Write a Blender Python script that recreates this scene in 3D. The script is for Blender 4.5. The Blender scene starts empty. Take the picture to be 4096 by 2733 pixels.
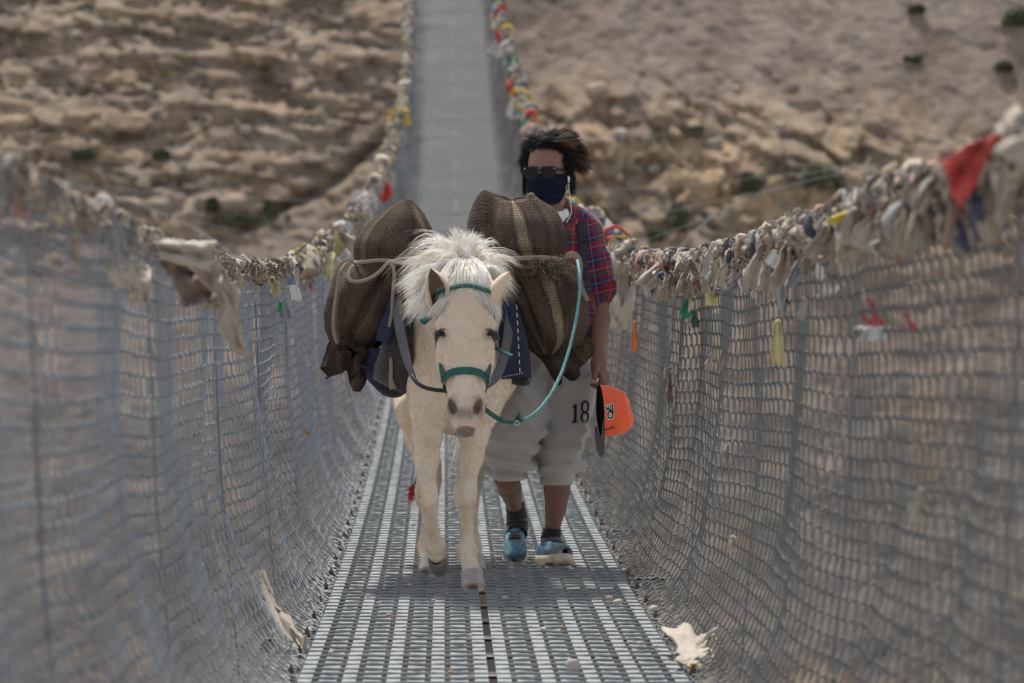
import bpy, math, random
import numpy as np
from mathutils import Vector, Matrix
from mathutils.bvhtree import BVHTree

R = math.radians
SC = bpy.context.scene
COL = SC.collection
rng = np.random.default_rng(7)
random.seed(7)

# ---------------------------------------------------------------- camera
cam_d = bpy.data.cameras.new('camera')
cam = bpy.data.objects.new('camera', cam_d); COL.objects.link(cam)
cam.location = (-0.13, 0, 1.08); cam.rotation_euler = (R(90), 0, 0)
cam_d.lens = 135; cam_d.sensor_width = 36
cam_d.shift_x = 0.0654; cam_d.shift_y = -0.056
cam_d.clip_start = 0.1; cam_d.clip_end = 2000
cam_d.dof.use_dof = True; cam_d.dof.focus_distance = 13.45; cam_d.dof.aperture_fstop = 5.2
SC.camera = cam
# ---------------------------------------------------------------- sky, sun, exposure
SUN_EL, SUN_AZ = 62, 14          # degrees; azimuth from +Y towards -X
w = bpy.data.worlds.new('World'); SC.world = w; w.use_nodes = True
nt = w.node_tree; bg = nt.nodes['Background']
sky = nt.nodes.new('ShaderNodeTexSky'); sky.sky_type = 'NISHITA'; sky.sun_disc = False
sky.sun_elevation = R(SUN_EL); sky.sun_rotation = R(-SUN_AZ)
sky.air_density = 1.0; sky.dust_density = 4.0; sky.altitude = 2800
hs = nt.nodes.new('ShaderNodeHueSaturation'); hs.inputs['Saturation'].default_value = .38      # thin high cloud greys the sky
nt.links.new(sky.outputs[0], hs.inputs['Color']); nt.links.new(hs.outputs[0], bg.inputs[0]); bg.inputs[1].default_value = 0.13
sd = bpy.data.lights.new('sun', 'SUN'); sd.energy = 2.9; sd.angle = R(7); sd.color = (1, .965, .92)
sun = bpy.data.objects.new('sun', sd); COL.objects.link(sun)
sv = Vector((-math.sin(R(SUN_AZ))*math.cos(R(SUN_EL)), math.cos(R(SUN_AZ))*math.cos(R(SUN_EL)), math.sin(R(SUN_EL))))
sun.rotation_euler = sv.to_track_quat('Z', 'Y').to_euler()
sun.location = (0, 20, 30)
vs = SC.view_settings; vs.view_transform = 'Standard'; vs.look = 'None'; vs.gamma = 1
vs.exposure = 1.02
SC.cycles.use_denoising = True
SC.cycles.max_bounces = 5; SC.cycles.diffuse_bounces = 3; SC.cycles.glossy_bounces = 3

# ---------------------------------------------------------------- helpers
FP = 8813.0
def P(xf, yf, Y):                     # world point of a place measured in the photograph, at its own distance Y
    return np.array([-.13 + (xf-1022)*Y/FP, Y, 1.08 + (652-yf)*Y/FP])

def kinds(o, label=None, cat=None, group=None, kind=None):
    if label: o['label'] = label
    if cat: o['category'] = cat
    if group: o['group'] = group
    if kind: o['kind'] = kind
    return o
def thing(name, label, cat, loc=(0, 0, 0), group=None):
    o = bpy.data.objects.new(name, None); COL.objects.link(o)
    o.location = loc; o.empty_display_size = .1
    return kinds(o, label, cat, group)
def mk(name, V, F, mat, parent=None, smooth=True, cols=None, uv=None, loc=None):
    V = np.asarray(V, dtype=np.float64)
    if parent is not None:
        off = np.zeros(3); q = parent
        while q is not None:
            off += np.array(q.location); q = q.parent
        V = V - off
    elif loc is not None:
        V = V - np.array(loc)
    me = bpy.data.meshes.new(name)
    if isinstance(F, np.ndarray):
        n, k = F.shape
        me.vertices.add(len(V)); me.vertices.foreach_set('co', V.ravel())
        me.loops.add(n*k); me.loops.foreach_set('vertex_index', F.ravel().astype(np.int32))
        me.polygons.add(n)
        me.polygons.foreach_set('loop_start', np.arange(0, n*k, k, dtype=np.int32))
        me.polygons.foreach_set('loop_total', np.full(n, k, dtype=np.int32))
        me.update(calc_edges=True)
    else:
        me.from_pydata([tuple(v) for v in V], [], [tuple(f) for f in F]); me.update()
    me.polygons.foreach_set('use_smooth', np.full(len(me.polygons), smooth))
    if cols is not None:
        a = me.color_attributes.new('col', 'FLOAT_COLOR', 'POINT')
        c = np.ones((len(V), 4)); c[:, :3] = cols; a.data.foreach_set('color', c.ravel())
    if uv is not None:
        a = me.attributes.new('uvp', 'FLOAT_VECTOR', 'POINT')
        c = np.zeros((len(V), 3)); c[:, :uv.shape[1]] = uv; a.data.foreach_set('vector', c.ravel())
    me.materials.append(mat)
    o = bpy.data.objects.new(name, me); COL.objects.link(o)
    if parent is not None: o.parent = parent
    elif loc is not None: o.location = loc
    return o
class MB:
    def __init__(s): s.V = []; s.F = []; s.n = 0; s.C = []
    def add(s, V, F, col=None):
        V = np.asarray(V, float); F = np.asarray(F)
        if F.shape[1] == 3: F = np.concatenate([F, F[:, 2:3]], 1) if False else F
        s.V.append(V); s.F.append(F + s.n); s.n += len(V)
        s.C.append(np.tile(np.array(col if col is not None else (1, 1, 1), float), (len(V), 1)) if (col is None or np.ndim(col) == 1) else col)
    def box(s, c, h, col=None, Rm=None):
        v = np.array([[x, y, z] for x in (-1, 1) for y in (-1, 1) for z in (-1, 1)], float)*np.array(h)
        if Rm is not None: v = v @ np.array(Rm).T
        s.add(v + np.array(c), [[0, 1, 3, 2], [4, 6, 7, 5], [0, 4, 5, 1], [2, 3, 7, 6], [0, 2, 6, 4], [1, 5, 7, 3]], col)
    def tube(s, pts, r, m=8, col=None):
        pts = np.asarray(pts, float); r = np.broadcast_to(r, (len(pts),))
        V, F = tubes(pts[None], r[None].astype(float), m, caps=True); s.add(V, F, col)
    def build(s, name, mat, parent=None, smooth=False, loc=None, use_cols=False):
        return mk(name, np.concatenate(s.V), np.concatenate(s.F), mat, parent, smooth, cols=np.concatenate(s.C) if use_cols else None, loc=loc)
def nrm(a): return a/np.maximum(np.linalg.norm(a, axis=-1, keepdims=True), 1e-9)
def tubes(C, Rr, m=4, ref=None, caps=False):
    """N polylines of K points -> one quad mesh"""
    N, K, _ = C.shape
    T = np.gradient(C, axis=1) if K > 2 else np.repeat((C[:, 1:]-C[:, :1]), 2, 1)
    T = nrm(T)
    if ref is None:
        t0 = nrm(C[:, -1]-C[:, 0])
        r0 = np.where(np.abs(t0[:, 2:3]) < .8, np.array([[0, 0, 1.]]), np.array([[1., 0, 0]]))
        ref = np.repeat(r0[:, None], K, 1)
    A = nrm(np.cross(T, ref)); B = np.cross(T, A)
    an = np.arange(m)*2*np.pi/m
    V = C[:, :, None] + Rr[:, :, None, None]*(A[:, :, None]*np.cos(an)[:, None] + B[:, :, None]*np.sin(an)[:, None])
    idx = np.arange(N*K*m).reshape(N, K, m)
    a = idx[:, :-1]; b = idx[:, 1:]
    F = np.stack([a, np.roll(a, -1, 2), np.roll(b, -1, 2), b], -1).reshape(-1, 4)
    V = V.reshape(-1, 3)
    if caps and m >= 4:
        ex = []
        for n in range(N):
            for kk, fl in ((0, 1), (K-1, 0)):
                r = idx[n, kk]
                if fl: r = r[::-1]
                for j in range(1, m-2, 2): ex.append([r[0], r[j], r[j+1], r[j+2]])
        F = np.concatenate([F, np.array(ex)])
    return V, F
def gridF(nu, nv, wrap=False):
    i = np.arange(nu*nv).reshape(nu, nv)
    if wrap: i = np.concatenate([i, i[:, :1]], 1)
    return np.stack([i[:-1, :-1], i[1:, :-1], i[1:, 1:], i[:-1, 1:]], -1).reshape(-1, 4)
# value noise on a periodic lattice
_L = rng.random((64, 64, 64)).astype(np.float32)
def vn(Q):
    Q = np.asarray(Q, dtype=np.float64); i = np.floor(Q).astype(int); f = Q-i; f = f*f*(3-2*f); i &= 63; j = (i+1) & 63
    x0, y0, z0 = i[..., 0], i[..., 1], i[..., 2]; x1, y1, z1 = j[..., 0], j[..., 1], j[..., 2]
    fx, fy, fz = f[..., 0], f[..., 1], f[..., 2]
    a = _L[x0, y0, z0]*(1-fx)+_L[x1, y0, z0]*fx; b = _L[x0, y1, z0]*(1-fx)+_L[x1, y1, z0]*fx
    c = _L[x0, y0, z1]*(1-fx)+_L[x1, y0, z1]*fx; d = _L[x0, y1, z1]*(1-fx)+_L[x1, y1, z1]*fx
    return ((a*(1-fy)+b*fy)*(1-fz)+(c*(1-fy)+d*fy)*fz)*2-1
def fbm(Q, o=4, g=.5):
    s = 0; a = 1; t = 0; Q = np.asarray(Q, float)
    for k in range(o): s = s+a*vn(Q*2**k+k*17.3); t += a; a *= g
    return s/t
def sm(x, a, b): t = np.clip((x-a)/(b-a), 0, 1); return t*t*(3-2*t)
def vnorm(o):
    n = np.empty(len(o.data.vertices)*3, np.float32); o.data.vertex_normals.foreach_get('vector', n); return n.reshape(-1, 3)
def vco(o):
    n = np.empty(len(o.data.vertices)*3, np.float32); o.data.vertices.foreach_get('co', n); return n.reshape(-1, 3).astype(float)

# ---------------------------------------------------------------- implicit bodies (numpy surface nets)
class SDF:
    def __init__(s, lo, hi, h):
        s.lo = np.array(lo, float); s.h = h
        s.n = np.ceil((np.array(hi)-s.lo)/h).astype(int)+1
        s.D = np.full(s.n, .15, np.float32)
    def _blk(s, lo, hi, pad):
        a = np.maximum(np.floor((np.array(lo)-pad-s.lo)/s.h).astype(int), 0)
        b = np.minimum(np.ceil((np.array(hi)+pad-s.lo)/s.h).astype(int)+1, s.n)
        if np.any(b <= a): return None, None
        ax = [s.lo[k]+s.h*np.arange(a[k], b[k]) for k in range(3)]
        return tuple(slice(a[k], b[k]) for k in range(3)), np.stack(np.meshgrid(*ax, indexing='ij'), -1)
    def op(s, lo, hi, fn, k=.02, sub=False):
        sl, Q = s._blk(lo, hi, k+4*s.h+.01)
        if sl is None: return
        d = fn(Q).astype(np.float32); D = s.D[sl]
        if sub:
            a, b = -D, d; h = np.maximum(k-np.abs(a-b), 0)/k; s.D[sl] = -(np.minimum(a, b)-h*h*k*.25)
        else:
            h = np.maximum(k-np.abs(D-d), 0)/k; s.D[sl] = np.minimum(D, d)-h*h*k*.25
    def seg(s, a, b, ra, rb, k=.02, sc=(1, 1, 1), sub=False):
        a = np.array(a, float); b = np.array(b, float); sc = np.array(sc, float); m = max(ra, rb)/min(sc)
        def fn(Q):
            ab = (b-a)*sc; q = (Q-a)*sc
            t = np.clip((q@ab)/max(ab@ab, 1e-9), 0, 1)
            return np.linalg.norm(q-t[..., None]*ab, axis=-1)-(ra+(rb-ra)*t)
        s.op(np.minimum(a, b)-m, np.maximum(a, b)+m, fn, k, sub)
    def chain(s, pts, k=.02, sc=(1, 1, 1)):
        for (a, ra), (b, rb) in zip(pts[:-1], pts[1:]): s.seg(a, b, ra, rb, k, sc)
    def ell(s, c, r, k=.02, Rm=None, sub=False):
        c = np.array(c, float); r = np.array(r, float); m = max(r)
        def fn(Q):
            q = Q-c
            if Rm is not None: q = q@np.array(Rm)      # columns of Rm = local axes
            l = np.linalg.norm(q/r, axis=-1); g = np.linalg.norm(q/(r*r), axis=-1)
            return l*(l-1)/np.maximum(g, 1e-6)
        s.op(c-m, c+m, fn, k, sub)
    def mesh(s):
        D = s.D; S = D < 0
        c = [S[i:S.shape[0]-1+i, j:S.shape[1]-1+j, k:S.shape[2]-1+k] for i in (0, 1) for j in (0, 1) for k in (0, 1)]
        su = sum(x.astype(np.int8) for x in c); act = np.argwhere((su > 0) & (su < 8))
        pos = np.zeros((len(act), 3)); cnt = np.zeros(len(act))
        cor = [(i, j, k) for i in (0, 1) for j in (0, 1) for k in (0, 1)]
        for ia in range(8):
            for ib in range(ia+1, 8):
                A = np.array(cor[ia]); B = np.array(cor[ib])
                if np.abs(A-B).sum() != 1: continue
                pa = act+A; pb = act+B
                da = D[pa[:, 0], pa[:, 1], pa[:, 2]]; db = D[pb[:, 0], pb[:, 1], pb[:, 2]]
                x = (da < 0) != (db < 0); t = da/np.where(x, da-db, 1)
                pos += np.where(x[:, None], A+(B-A)*t[:, None], 0); cnt += x
        V = s.lo+s.h*(act+pos/cnt[:, None])
        idx = np.full(np.array(D.shape)-1, -1, np.int64); idx[act[:, 0], act[:, 1], act[:, 2]] = np.arange(len(act))
        Fs = []
        for ax in range(3):
            sl0 = [slice(None)]*3; sl1 = [slice(None)]*3; sl0[ax] = slice(0, -1); sl1[ax] = slice(1, None)
            e = np.argwhere(S[tuple(sl0)] != S[tuple(sl1)]); u, v = [(1, 2), (2, 0), (0, 1)][ax]
            e = e[(e[:, u] > 0) & (e[:, v] > 0) & (e[:, u] < D.shape[u]-1) & (e[:, v] < D.shape[v]-1)]
            fl = S[e[:, 0], e[:, 1], e[:, 2]]
            def g(du, dv):
                q = e.copy(); q[:, u] -= du; q[:, v] -= dv; return idx[q[:, 0], q[:, 1], q[:, 2]]
            f = np.stack([g(0, 0), g(1, 0), g(1, 1), g(0, 1)], 1); f[~fl] = f[~fl][:, ::-1]
            Fs.append(f)
        F = np.concatenate(Fs); F = F[(F >= 0).all(1)]
        return V, F
def relax(V, F, it=2, lam=.5):
    E = np.concatenate([F[:, [0, 1]], F[:, [1, 2]], F[:, [2, 3]], F[:, [3, 0]]])
    for _ in range(it):
        s = np.zeros_like(V); n = np.zeros(len(V))
        for k in range(3): s[:, k] = np.bincount(E[:, 0], V[E[:, 1], k], len(V))+np.bincount(E[:, 1], V[E[:, 0], k], len(V))
        n = np.bincount(E[:, 0], minlength=len(V))+np.bincount(E[:, 1], minlength=len(V))
        V = V+lam*(s/np.maximum(n, 1)[:, None]-V)
    return V

# ---------------------------------------------------------------- materials
def M(name, base=(.5, .5, .5), rough=.8, metal=0., attr=False, noise=None, bump=None, stretch=(1, 1, 1), col2=None, spec=.3, sheen=0, sss=0, spots=None):
    m = bpy.data.materials.new(name); m.use_nodes = True; t = m.node_tree; N = t.nodes; L = t.links
    b = N['Principled BSDF']; b.inputs['Roughness'].default_value = rough; b.inputs['Metallic'].default_value = metal
    b.inputs['Specular IOR Level'].default_value = spec
    if sheen: b.inputs['Sheen Weight'].default_value = sheen
    if sss: b.inputs['Subsurface Weight'].default_value = sss; b.inputs['Subsurface Scale'].default_value = .01
    tc = N.new('ShaderNodeTexCoord'); mp = N.new('ShaderNodeMapping'); mp.inputs['Scale'].default_value = stretch
    L.new(tc.outputs['Object'], mp.inputs[0])
    c = N.new('ShaderNodeRGB'); c.outputs[0].default_value = (*base, 1); cur = c.outputs[0]
    if attr:
        a = N.new('ShaderNodeAttribute'); a.attribute_name = 'col'
        mx = N.new('ShaderNodeMix'); mx.data_type = 'RGBA'; mx.blend_type = 'MULTIPLY'; mx.inputs[0].default_value = 1
        L.new(cur, mx.inputs[6]); L.new(a.outputs['Color'], mx.inputs[7]); cur = mx.outputs[2]
    for q in (noise or []):
        sc, amt = q[0], q[1]; c2 = q[2] if len(q) > 2 else tuple(x*.25 for x in base)
        n = N.new('ShaderNodeTexNoise'); n.inputs['Scale'].default_value = sc; n.inputs['Detail'].default_value = 5
        L.new(mp.outputs[0], n.inputs['Vector'])
        r = N.new('ShaderNodeMapRange'); r.inputs[1].default_value = .38; r.inputs[2].default_value = .72; r.inputs[3].default_value = 0; r.inputs[4].default_value = amt
        L.new(n.outputs[0], r.inputs[0])
        mx = N.new('ShaderNodeMix'); mx.data_type = 'RGBA'; L.new(r.outputs[0], mx.inputs[0]); L.new(cur, mx.inputs[6]); mx.inputs[7].default_value = (*c2, 1); cur = mx.outputs[2]
    L.new(cur, b.inputs['Base Color'])
    if bump:
        n = N.new('ShaderNodeTexNoise'); n.inputs['Scale'].default_value = bump[0]; n.inputs['Detail'].default_value = 4
        L.new(mp.outputs[0], n.inputs['Vector']); u = N.new('ShaderNodeBump'); u.inputs['Strength'].default_value = bump[1]; u.inputs['Distance'].default_value = bump[2] if len(bump) > 2 else .004
        L.new(n.outputs[0], u.inputs['Height']); L.new(u.outputs[0], b.inputs['Normal'])
    return m
# ================================================================ SETTING: hills, valley
def deck_z(Y):
    Y = np.asarray(Y, float); d = Y-13
    return np.where(d > 54, .0019*54**2+(d-54)*.0038*54, .0019*d*d)

def hill_material():
    m = M('hill_rock', (1, 1, 1), .95, attr=True, noise=[(2.2, .35, (.10, .085, .07)), (.7, .25, (.42, .36, .29))], bump=(3.5, .6, .12))
    return m
def axis(lo, a, b, hi, d, g=1.12):
    x = list(np.arange(a, b, d)); s = d
    while x[-1] < hi: s *= g; x.append(x[-1]+s)
    s = d
    while x[0] > lo: s *= g; x.insert(0, x[0]-s)
    return np.array(x)
xs = axis(-160, -17, 17, 160, .085); zs = axis(-36, -13, 13, 80, .085)
X, Z = np.meshgrid(xs, zs, indexing='ij')
def n2(x, z, s, o=4, k=0., g=.5): return fbm(np.stack([x*s, z*s, np.full_like(x, k)], -1), o, g)
wx = n2(X, Z, .12, 3, 3)*3; wz = n2(X, Z, .1, 3, 9)*2.5
left = 1/(1+np.exp((X+.8+wx*.5)/.8))
cliff = left*1/(1+np.exp(-(Z-2.5+wz*.4-X*.10)/.5))               # bedded cliff, upper left
crag = (1-left)*np.exp(-((Z-3.6+wz*.35+(X-6)*.06)/1.9)**2)*sm(X, 1.2, 3)*(1-.55*sm(X, 9, 13))         # yellow crags on the right
# beds
bz = Z+.35*n2(X, Z, .18, 3, 21)+X*.05
bed = fbm(np.stack([X*.45+.3*n2(X, Z, .5, 2, 5), bz*3.6, X*0+5], -1), 5, .68)
blk = fbm(np.stack([X*2.4, bz*3.6, X*0+35], -1), 5, .66)
rdg = 1-np.abs(n2(X, Z, .33, 5, 14, .55))*2.2
lump = 1-np.abs(n2(X, Z, .8, 4, 44, .55))*2
fine = n2(X, Z, 2.3, 3, 77)
def cells(x, z, seed):
    '''angular broken blocks: random offset and tilt per cell; also distance to the joint between two cells'''
    g = np.random.default_rng(seed); T = g.random((97, 97, 5)); i = np.floor(x).astype(int); j = np.floor(z).astype(int); d1 = np.full(x.shape, 9.); d2 = d1.copy(); o = np.zeros_like(x); v = np.zeros_like(x)
    for di in (-1, 0, 1):
        for dj in (-1, 0, 1):
            t = T[(i+di) % 97, (j+dj) % 97]; ax_, az_ = x-(i+di+t[..., 0]), z-(j+dj+t[..., 1]); d = np.hypot(ax_, az_)
            nw = d < d1; d2 = np.where(nw, d1, np.minimum(d2, d)); o = np.where(nw, t[..., 2]*2-1+(t[..., 3]*2-1)*ax_*1.1+(t[..., 4]-.8)*az_*1.4, o); v = np.where(nw, t[..., 4], v); d1 = np.where(nw, d, d1)
    return o*.5, v, d2-d1
wq, wr = .35*n2(X, Z, .7, 3, 201), .35*n2(X, Z, .7, 3, 211)
kc, vc, ec = cells((X+wq)*.75, (bz+wr*.5)*2.1, 3); kf, vf, ef = cells((X+wq)*1.9, (bz+wr*.5)*4.6, 4)
kr, vr, er = cells((X*.9+Z*.45+wq)*.95, (Z*.9-X*.3+wr)*1.25, 5); kg, vg, eg = cells((X+wr)*2.3, (Z+wq)*2.7, 6)
depth = 110+(Z-18)*.92+(1-left)*np.abs(X)*.05-left*X*.02
depth = depth-(cliff*(.20*bed+.14*blk+.35*n2(X, Z, .3, 3, 171)+.26*kc+.16*kf)+np.clip(crag*1.2, 0, 1)*(.55*kr+.25*kg)+(1-left)*(1-np.clip(crag, 0, 1))*.05*kg+crag*(.8*rdg+.3*lump+.2*blk)+(.10+.14*left)*n2(X, Z, .25, 5, 50)+.06*n2(X, Z, 1.1, 4, 52, .7)+.05*fine)
gul = np.exp(-((Z-(5.1+.62*(X+.9))+n2(X, Z, .3, 3, 61)*.7)/.16)**2)*left*sm(-X, .2, 1.5)*sm(X, -6.5, -4.5)
depth = depth+gul*.5
big = np.exp(-(np.maximum(0, np.abs(X)-17)/40)**2)
ck = np.exp(-(fbm(np.stack([X*.55+.5*n2(X, Z, .9, 2, 7), bz*2.3, X*0+61], -1), 4, .6)/.035)**2)*cliff+np.exp(-(n2(X, Z, .62, 4, 133, .6)/.03)**2)*np.clip(crag*1.3+.25*(1-left), 0, 1)
depth = depth+.16*ck
depth = depth-(1-big)*12*n2(X, Z, .03, 3, 70)
scree = np.array([.33, .262, .215]); pink = np.array([.36, .29, .25]); tan = np.array([.46, .325, .20]); bedc = np.array([.40, .31, .225]); grey = np.array([.19, .18, .17]); dark = np.array([.12, .10, .08]); yel = np.array([.56, .42, .26])
def mixc(a, b, t): return a*(1-t[..., None])+b*t[..., None]
C = np.broadcast_to(scree, X.shape+(3,)).copy()
C = mixc(C, pink, sm(n2(X, Z, .3, 4, 81), -.2, .3)*.8)
C = mixc(C, bedc, np.clip(cliff, 0, 1))
C = mixc(C, yel, np.clip(cliff, 0, 1)*sm(bed+.6*blk, .15, .55)*.7)
C = mixc(C, dark, np.clip(cliff, 0, 1)*sm(-(bed+.5*blk), .12, .45)*.26)
C = mixc(C, tan, np.clip(crag*1.2, 0, 1))
C = mixc(C, yel, np.clip(crag*1.3, 0, 1)*sm(lump+fine*.5, .1, .6)*.95)
C = mixc(C, dark, np.clip(crag*1.2, 0, 1)*sm(-(rdg+.4*blk), -.35, .3)*.45)
C = mixc(C, grey, sm(-Z-.3+wz*.3, 0, 2.2)*.85)
C = mixc(C, tan, sm(n2(X, Z, .35, 3, 91), .25, .5)*sm(X, 5, 8)*sm(-Z, -2, .5)*.7)
C = mixc(C, dark, np.clip(gul*.45+sm(n2(X, Z, .6, 4, 95), .38, .6)*.45, 0, .8))
C = C*(1-.45*np.clip(ck, 0, 1)[..., None])
bc = cliff*((vc-.5)*.38+(vf-.5)*.4-.3*sm(-ec, -.10, 0))+np.clip(crag*1.2, 0, 1)*((vr-.5)*.7+(vg-.5)*.4-.4*sm(-er, -.10, 0))
C = C*(1+bc[..., None])
C = C*(1+.35*sm(n2(X, Z, 4.6, 2, 140), .25, .6)[..., None]-.3*sm(-n2(X, Z, 4.1, 2, 150), .3, .6)[..., None])
dg = (X*.75+Z*.66); dh = (-X*.66+Z*.75)              # fall line of the scree and across it
am = left*fbm(np.stack([X*.55, bz*2.8, X*0+99], -1), 5, .7)+.6*(1-left)*fbm(np.stack([dg*.35, dh*1.7, X*0+99], -1), 5, .65)
C = C*(1+.50*am[..., None])
st = sm(n2(X, Z, 1.9, 3, 160), .30, .42)*(1-cliff)*.45          # pale blocks lying on the slope
C = mixc(C, np.array([.52, .44, .34]), st)
C = mixc(C, dark*.6, .9*np.exp(-((X-9.3)/1.15)**2-((Z-3.75+.25*(X-9.3))/.42)**2)+.55*np.exp(-((X+4.8)/.22)**2-((Z-6.6)/.9)**2)+.5*np.exp(-((X-6.9)/.5)**2-((Z-2.7)/.3)**2))  # hollow, cleft and overhang as dark patches, their shade painted into the colour
HV = np.stack([X, depth, Z], -1).reshape(-1, 3)
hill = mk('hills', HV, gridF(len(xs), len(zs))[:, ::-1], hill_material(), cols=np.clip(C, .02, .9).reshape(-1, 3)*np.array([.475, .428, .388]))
kinds(hill, kind='structure')
def hill_at(x, z):
    i = int(np.argmin(abs(xs-x))); j = int(np.argmin(abs(zs-z))); return depth[i, j]
def hillP(xf, yf):                       # point where the sight line meets the hillside
    Y = 95.
    for _ in range(30):
        q = P(xf, yf, Y); Y = .5*Y+.5*hill_at(q[0], q[2])
    return P(xf, yf, Y)
gx = np.linspace(-400, 400, 90); gy = np.linspace(-300, 420, 90); GX, GY = np.meshgrid(gx, gy, indexing='ij')
GZ = -35+.8*fbm(np.stack([GX*.05, GY*.05, GX*0], -1), 3)
ground = mk('ground', np.stack([GX, GY, GZ], -1).reshape(-1, 3), gridF(90, 90), M('valley_gravel', (.30, .27, .24), .95, noise=[(.4, .6, (.16, .14, .12))], bump=(2, .5, .1)))
kinds(ground, kind='structure')

# loose boulders and bushes on the slope (real size, own distance)
def rock_mesh(seed, r=1., n=18):
    u = np.linspace(0, np.pi, n//2+1); v = np.linspace(0, 2*np.pi, n, endpoint=False); U, Vv = np.meshgrid(u, v, indexing='ij')
    S = np.stack([np.sin(U)*np.cos(Vv), np.sin(U)*np.sin(Vv), np.cos(U)], -1).reshape(-1, 3)
    q = S*(1+.35*fbm(S*1.3+seed*7.1, 3)[:, None]); q = np.clip(q, -.78, .82)*np.array([1, .8, .68])
    return q*r, gridF(n//2+1, n, True)
rockm = [M('boulder_tan', (.42, .33, .24), .95, noise=[(3, .6)], bump=(4, .7, .08)), M('boulder_grey', (.33, .29, .25), .95, noise=[(3, .6)], bump=(4, .7, .08))]
rbase = []
for k in range(4):
    V, F = rock_mesh(k+2); rbase.append(mk('boulder', V, F, rockm[k % 2]))
i = 0
for (xf, yf, sz) in [(700, 110, .5), (640, 60, .35), (1370, 205, .55), (1425, 310, .45), (1330, 330, .35), (1500, 390, .35), (1560, 250, .35), (1640, 330, .4), (1690, 205, .3), (1480, 480, .3), (1790, 290, .35), (560, 300, .4), (330, 420, .4), (1580, 480, .3)]:
    q = hillP(xf, yf)
    o = rbase[i % 4] if i < 4 else rbase[i % 4].copy()
    if i >= 4: COL.objects.link(o)
    sz *= .62; o.location = q; o.scale = (sz, sz, sz*random.uniform(.8, 1.1)); o.rotation_euler = (random.uniform(-.3, .3), random.uniform(-.3, .3), random.uniform(0, 6))
    side = ('left of the bridge on the bedded cliff' if yf < 200 else 'low on the left slope') if xf < 1000 else ('on the upper right slope' if yf < 260 else 'right of the person among the yellowish crags')
    kinds(o, ('tan' if i % 2 == 0 else 'greyish')+' blurred boulder '+side, 'boulder', 'boulders on the far slope '+('left of' if xf < 1000 else 'right of')+' the bridge')
    i += 1
leafm = [M('leaf_dark', (.055, .075, .035), .8, noise=[(9, .6, (.10, .11, .05))]), M('leaf_olive', (.075, .085, .04), .8, noise=[(9, .6, (.03, .04, .02))])]
twigm = M('twig', (.10, .07, .045), .9)
def bush(xf, yf, wd, ht, label, seed, group='bushes on the far slope'):
    q = hillP(xf, yf); g = np.random.default_rng(seed)
    t = thing('bush', label, 'bush', q, group)
    n = 900
    cl = g.normal(0, .5, (14, 3))*np.array([wd*.5, wd*.3, ht*.32])+np.array([0, 0, ht*.4])
    c = cl[g.integers(0, 14, n)]+g.normal(0, .13, (n, 3))*min(wd, ht)*1.1
    c[:, 2] = np.abs(c[:, 2]); c[:, 1] -= .02
    a = nrm(g.normal(size=(n, 3))); b = nrm(np.cross(a, g.normal(size=(n, 3)))); s = g.uniform(.035, .07, (n, 1))
    V = np.stack([c-a*s, c-b*s*.5, c+a*s, c+b*s*.5], 1).reshape(-1, 3)+q
    mk('foliage', V, np.arange(n*4).reshape(-1, 4), leafm[seed % 2], t, False)
    st = np.stack([np.linspace([0, .1, 0], cl[k]*.9+np.array([0, -.2, 0]), 4) for k in range(8)])+q
    v, f = tubes(st, np.tile(np.array([.03, .02, .015, .01]), (8, 1)), 4); mk('stem', v, f, twigm, t)
for k, b in enumerate([(548, 520, 1.5, .65, 'wide dark green bush left of the bridge above the left net'), (1720, 425, .5, .5, 'small dark green bush right of the person under the dark overhang'),
          (1905, 420, 1.5, .9, 'largest dark bush in the shaded hollow on the right slope'), (1560, 515, .45, .6, 'narrow dark bush just above the right guy cable'),
          (2110, 15, .5, .3, 'green bush at the top edge of the right slope'), (2330, 45, .6, .5, 'bush in the top right corner of the slope'), (490, 470, .35, .35, 'little bush just above the wide left bush'),
          (370, 350, .5, .3, 'low bush on the left slope under the cliff'), (2310, 150, .5, .3, 'bush on the right slope near the right edge'), (1590, 300, .5, .35, 'bush beside pale boulders right of the person'),
          (1500, 540, .4, .3, 'low bush directly right of the person above the rail'), (2100, 130, .35, .2, 'low olive bush on the upper right scree'), (190, 350, .5, .3, 'faint bush at the left under the bedded cliff'), (610, 470, .4, .3, 'small bush behind the wide left bush')]):
    bush(b[0], b[1]+14, b[2], b[3], b[4], k+3)

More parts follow.
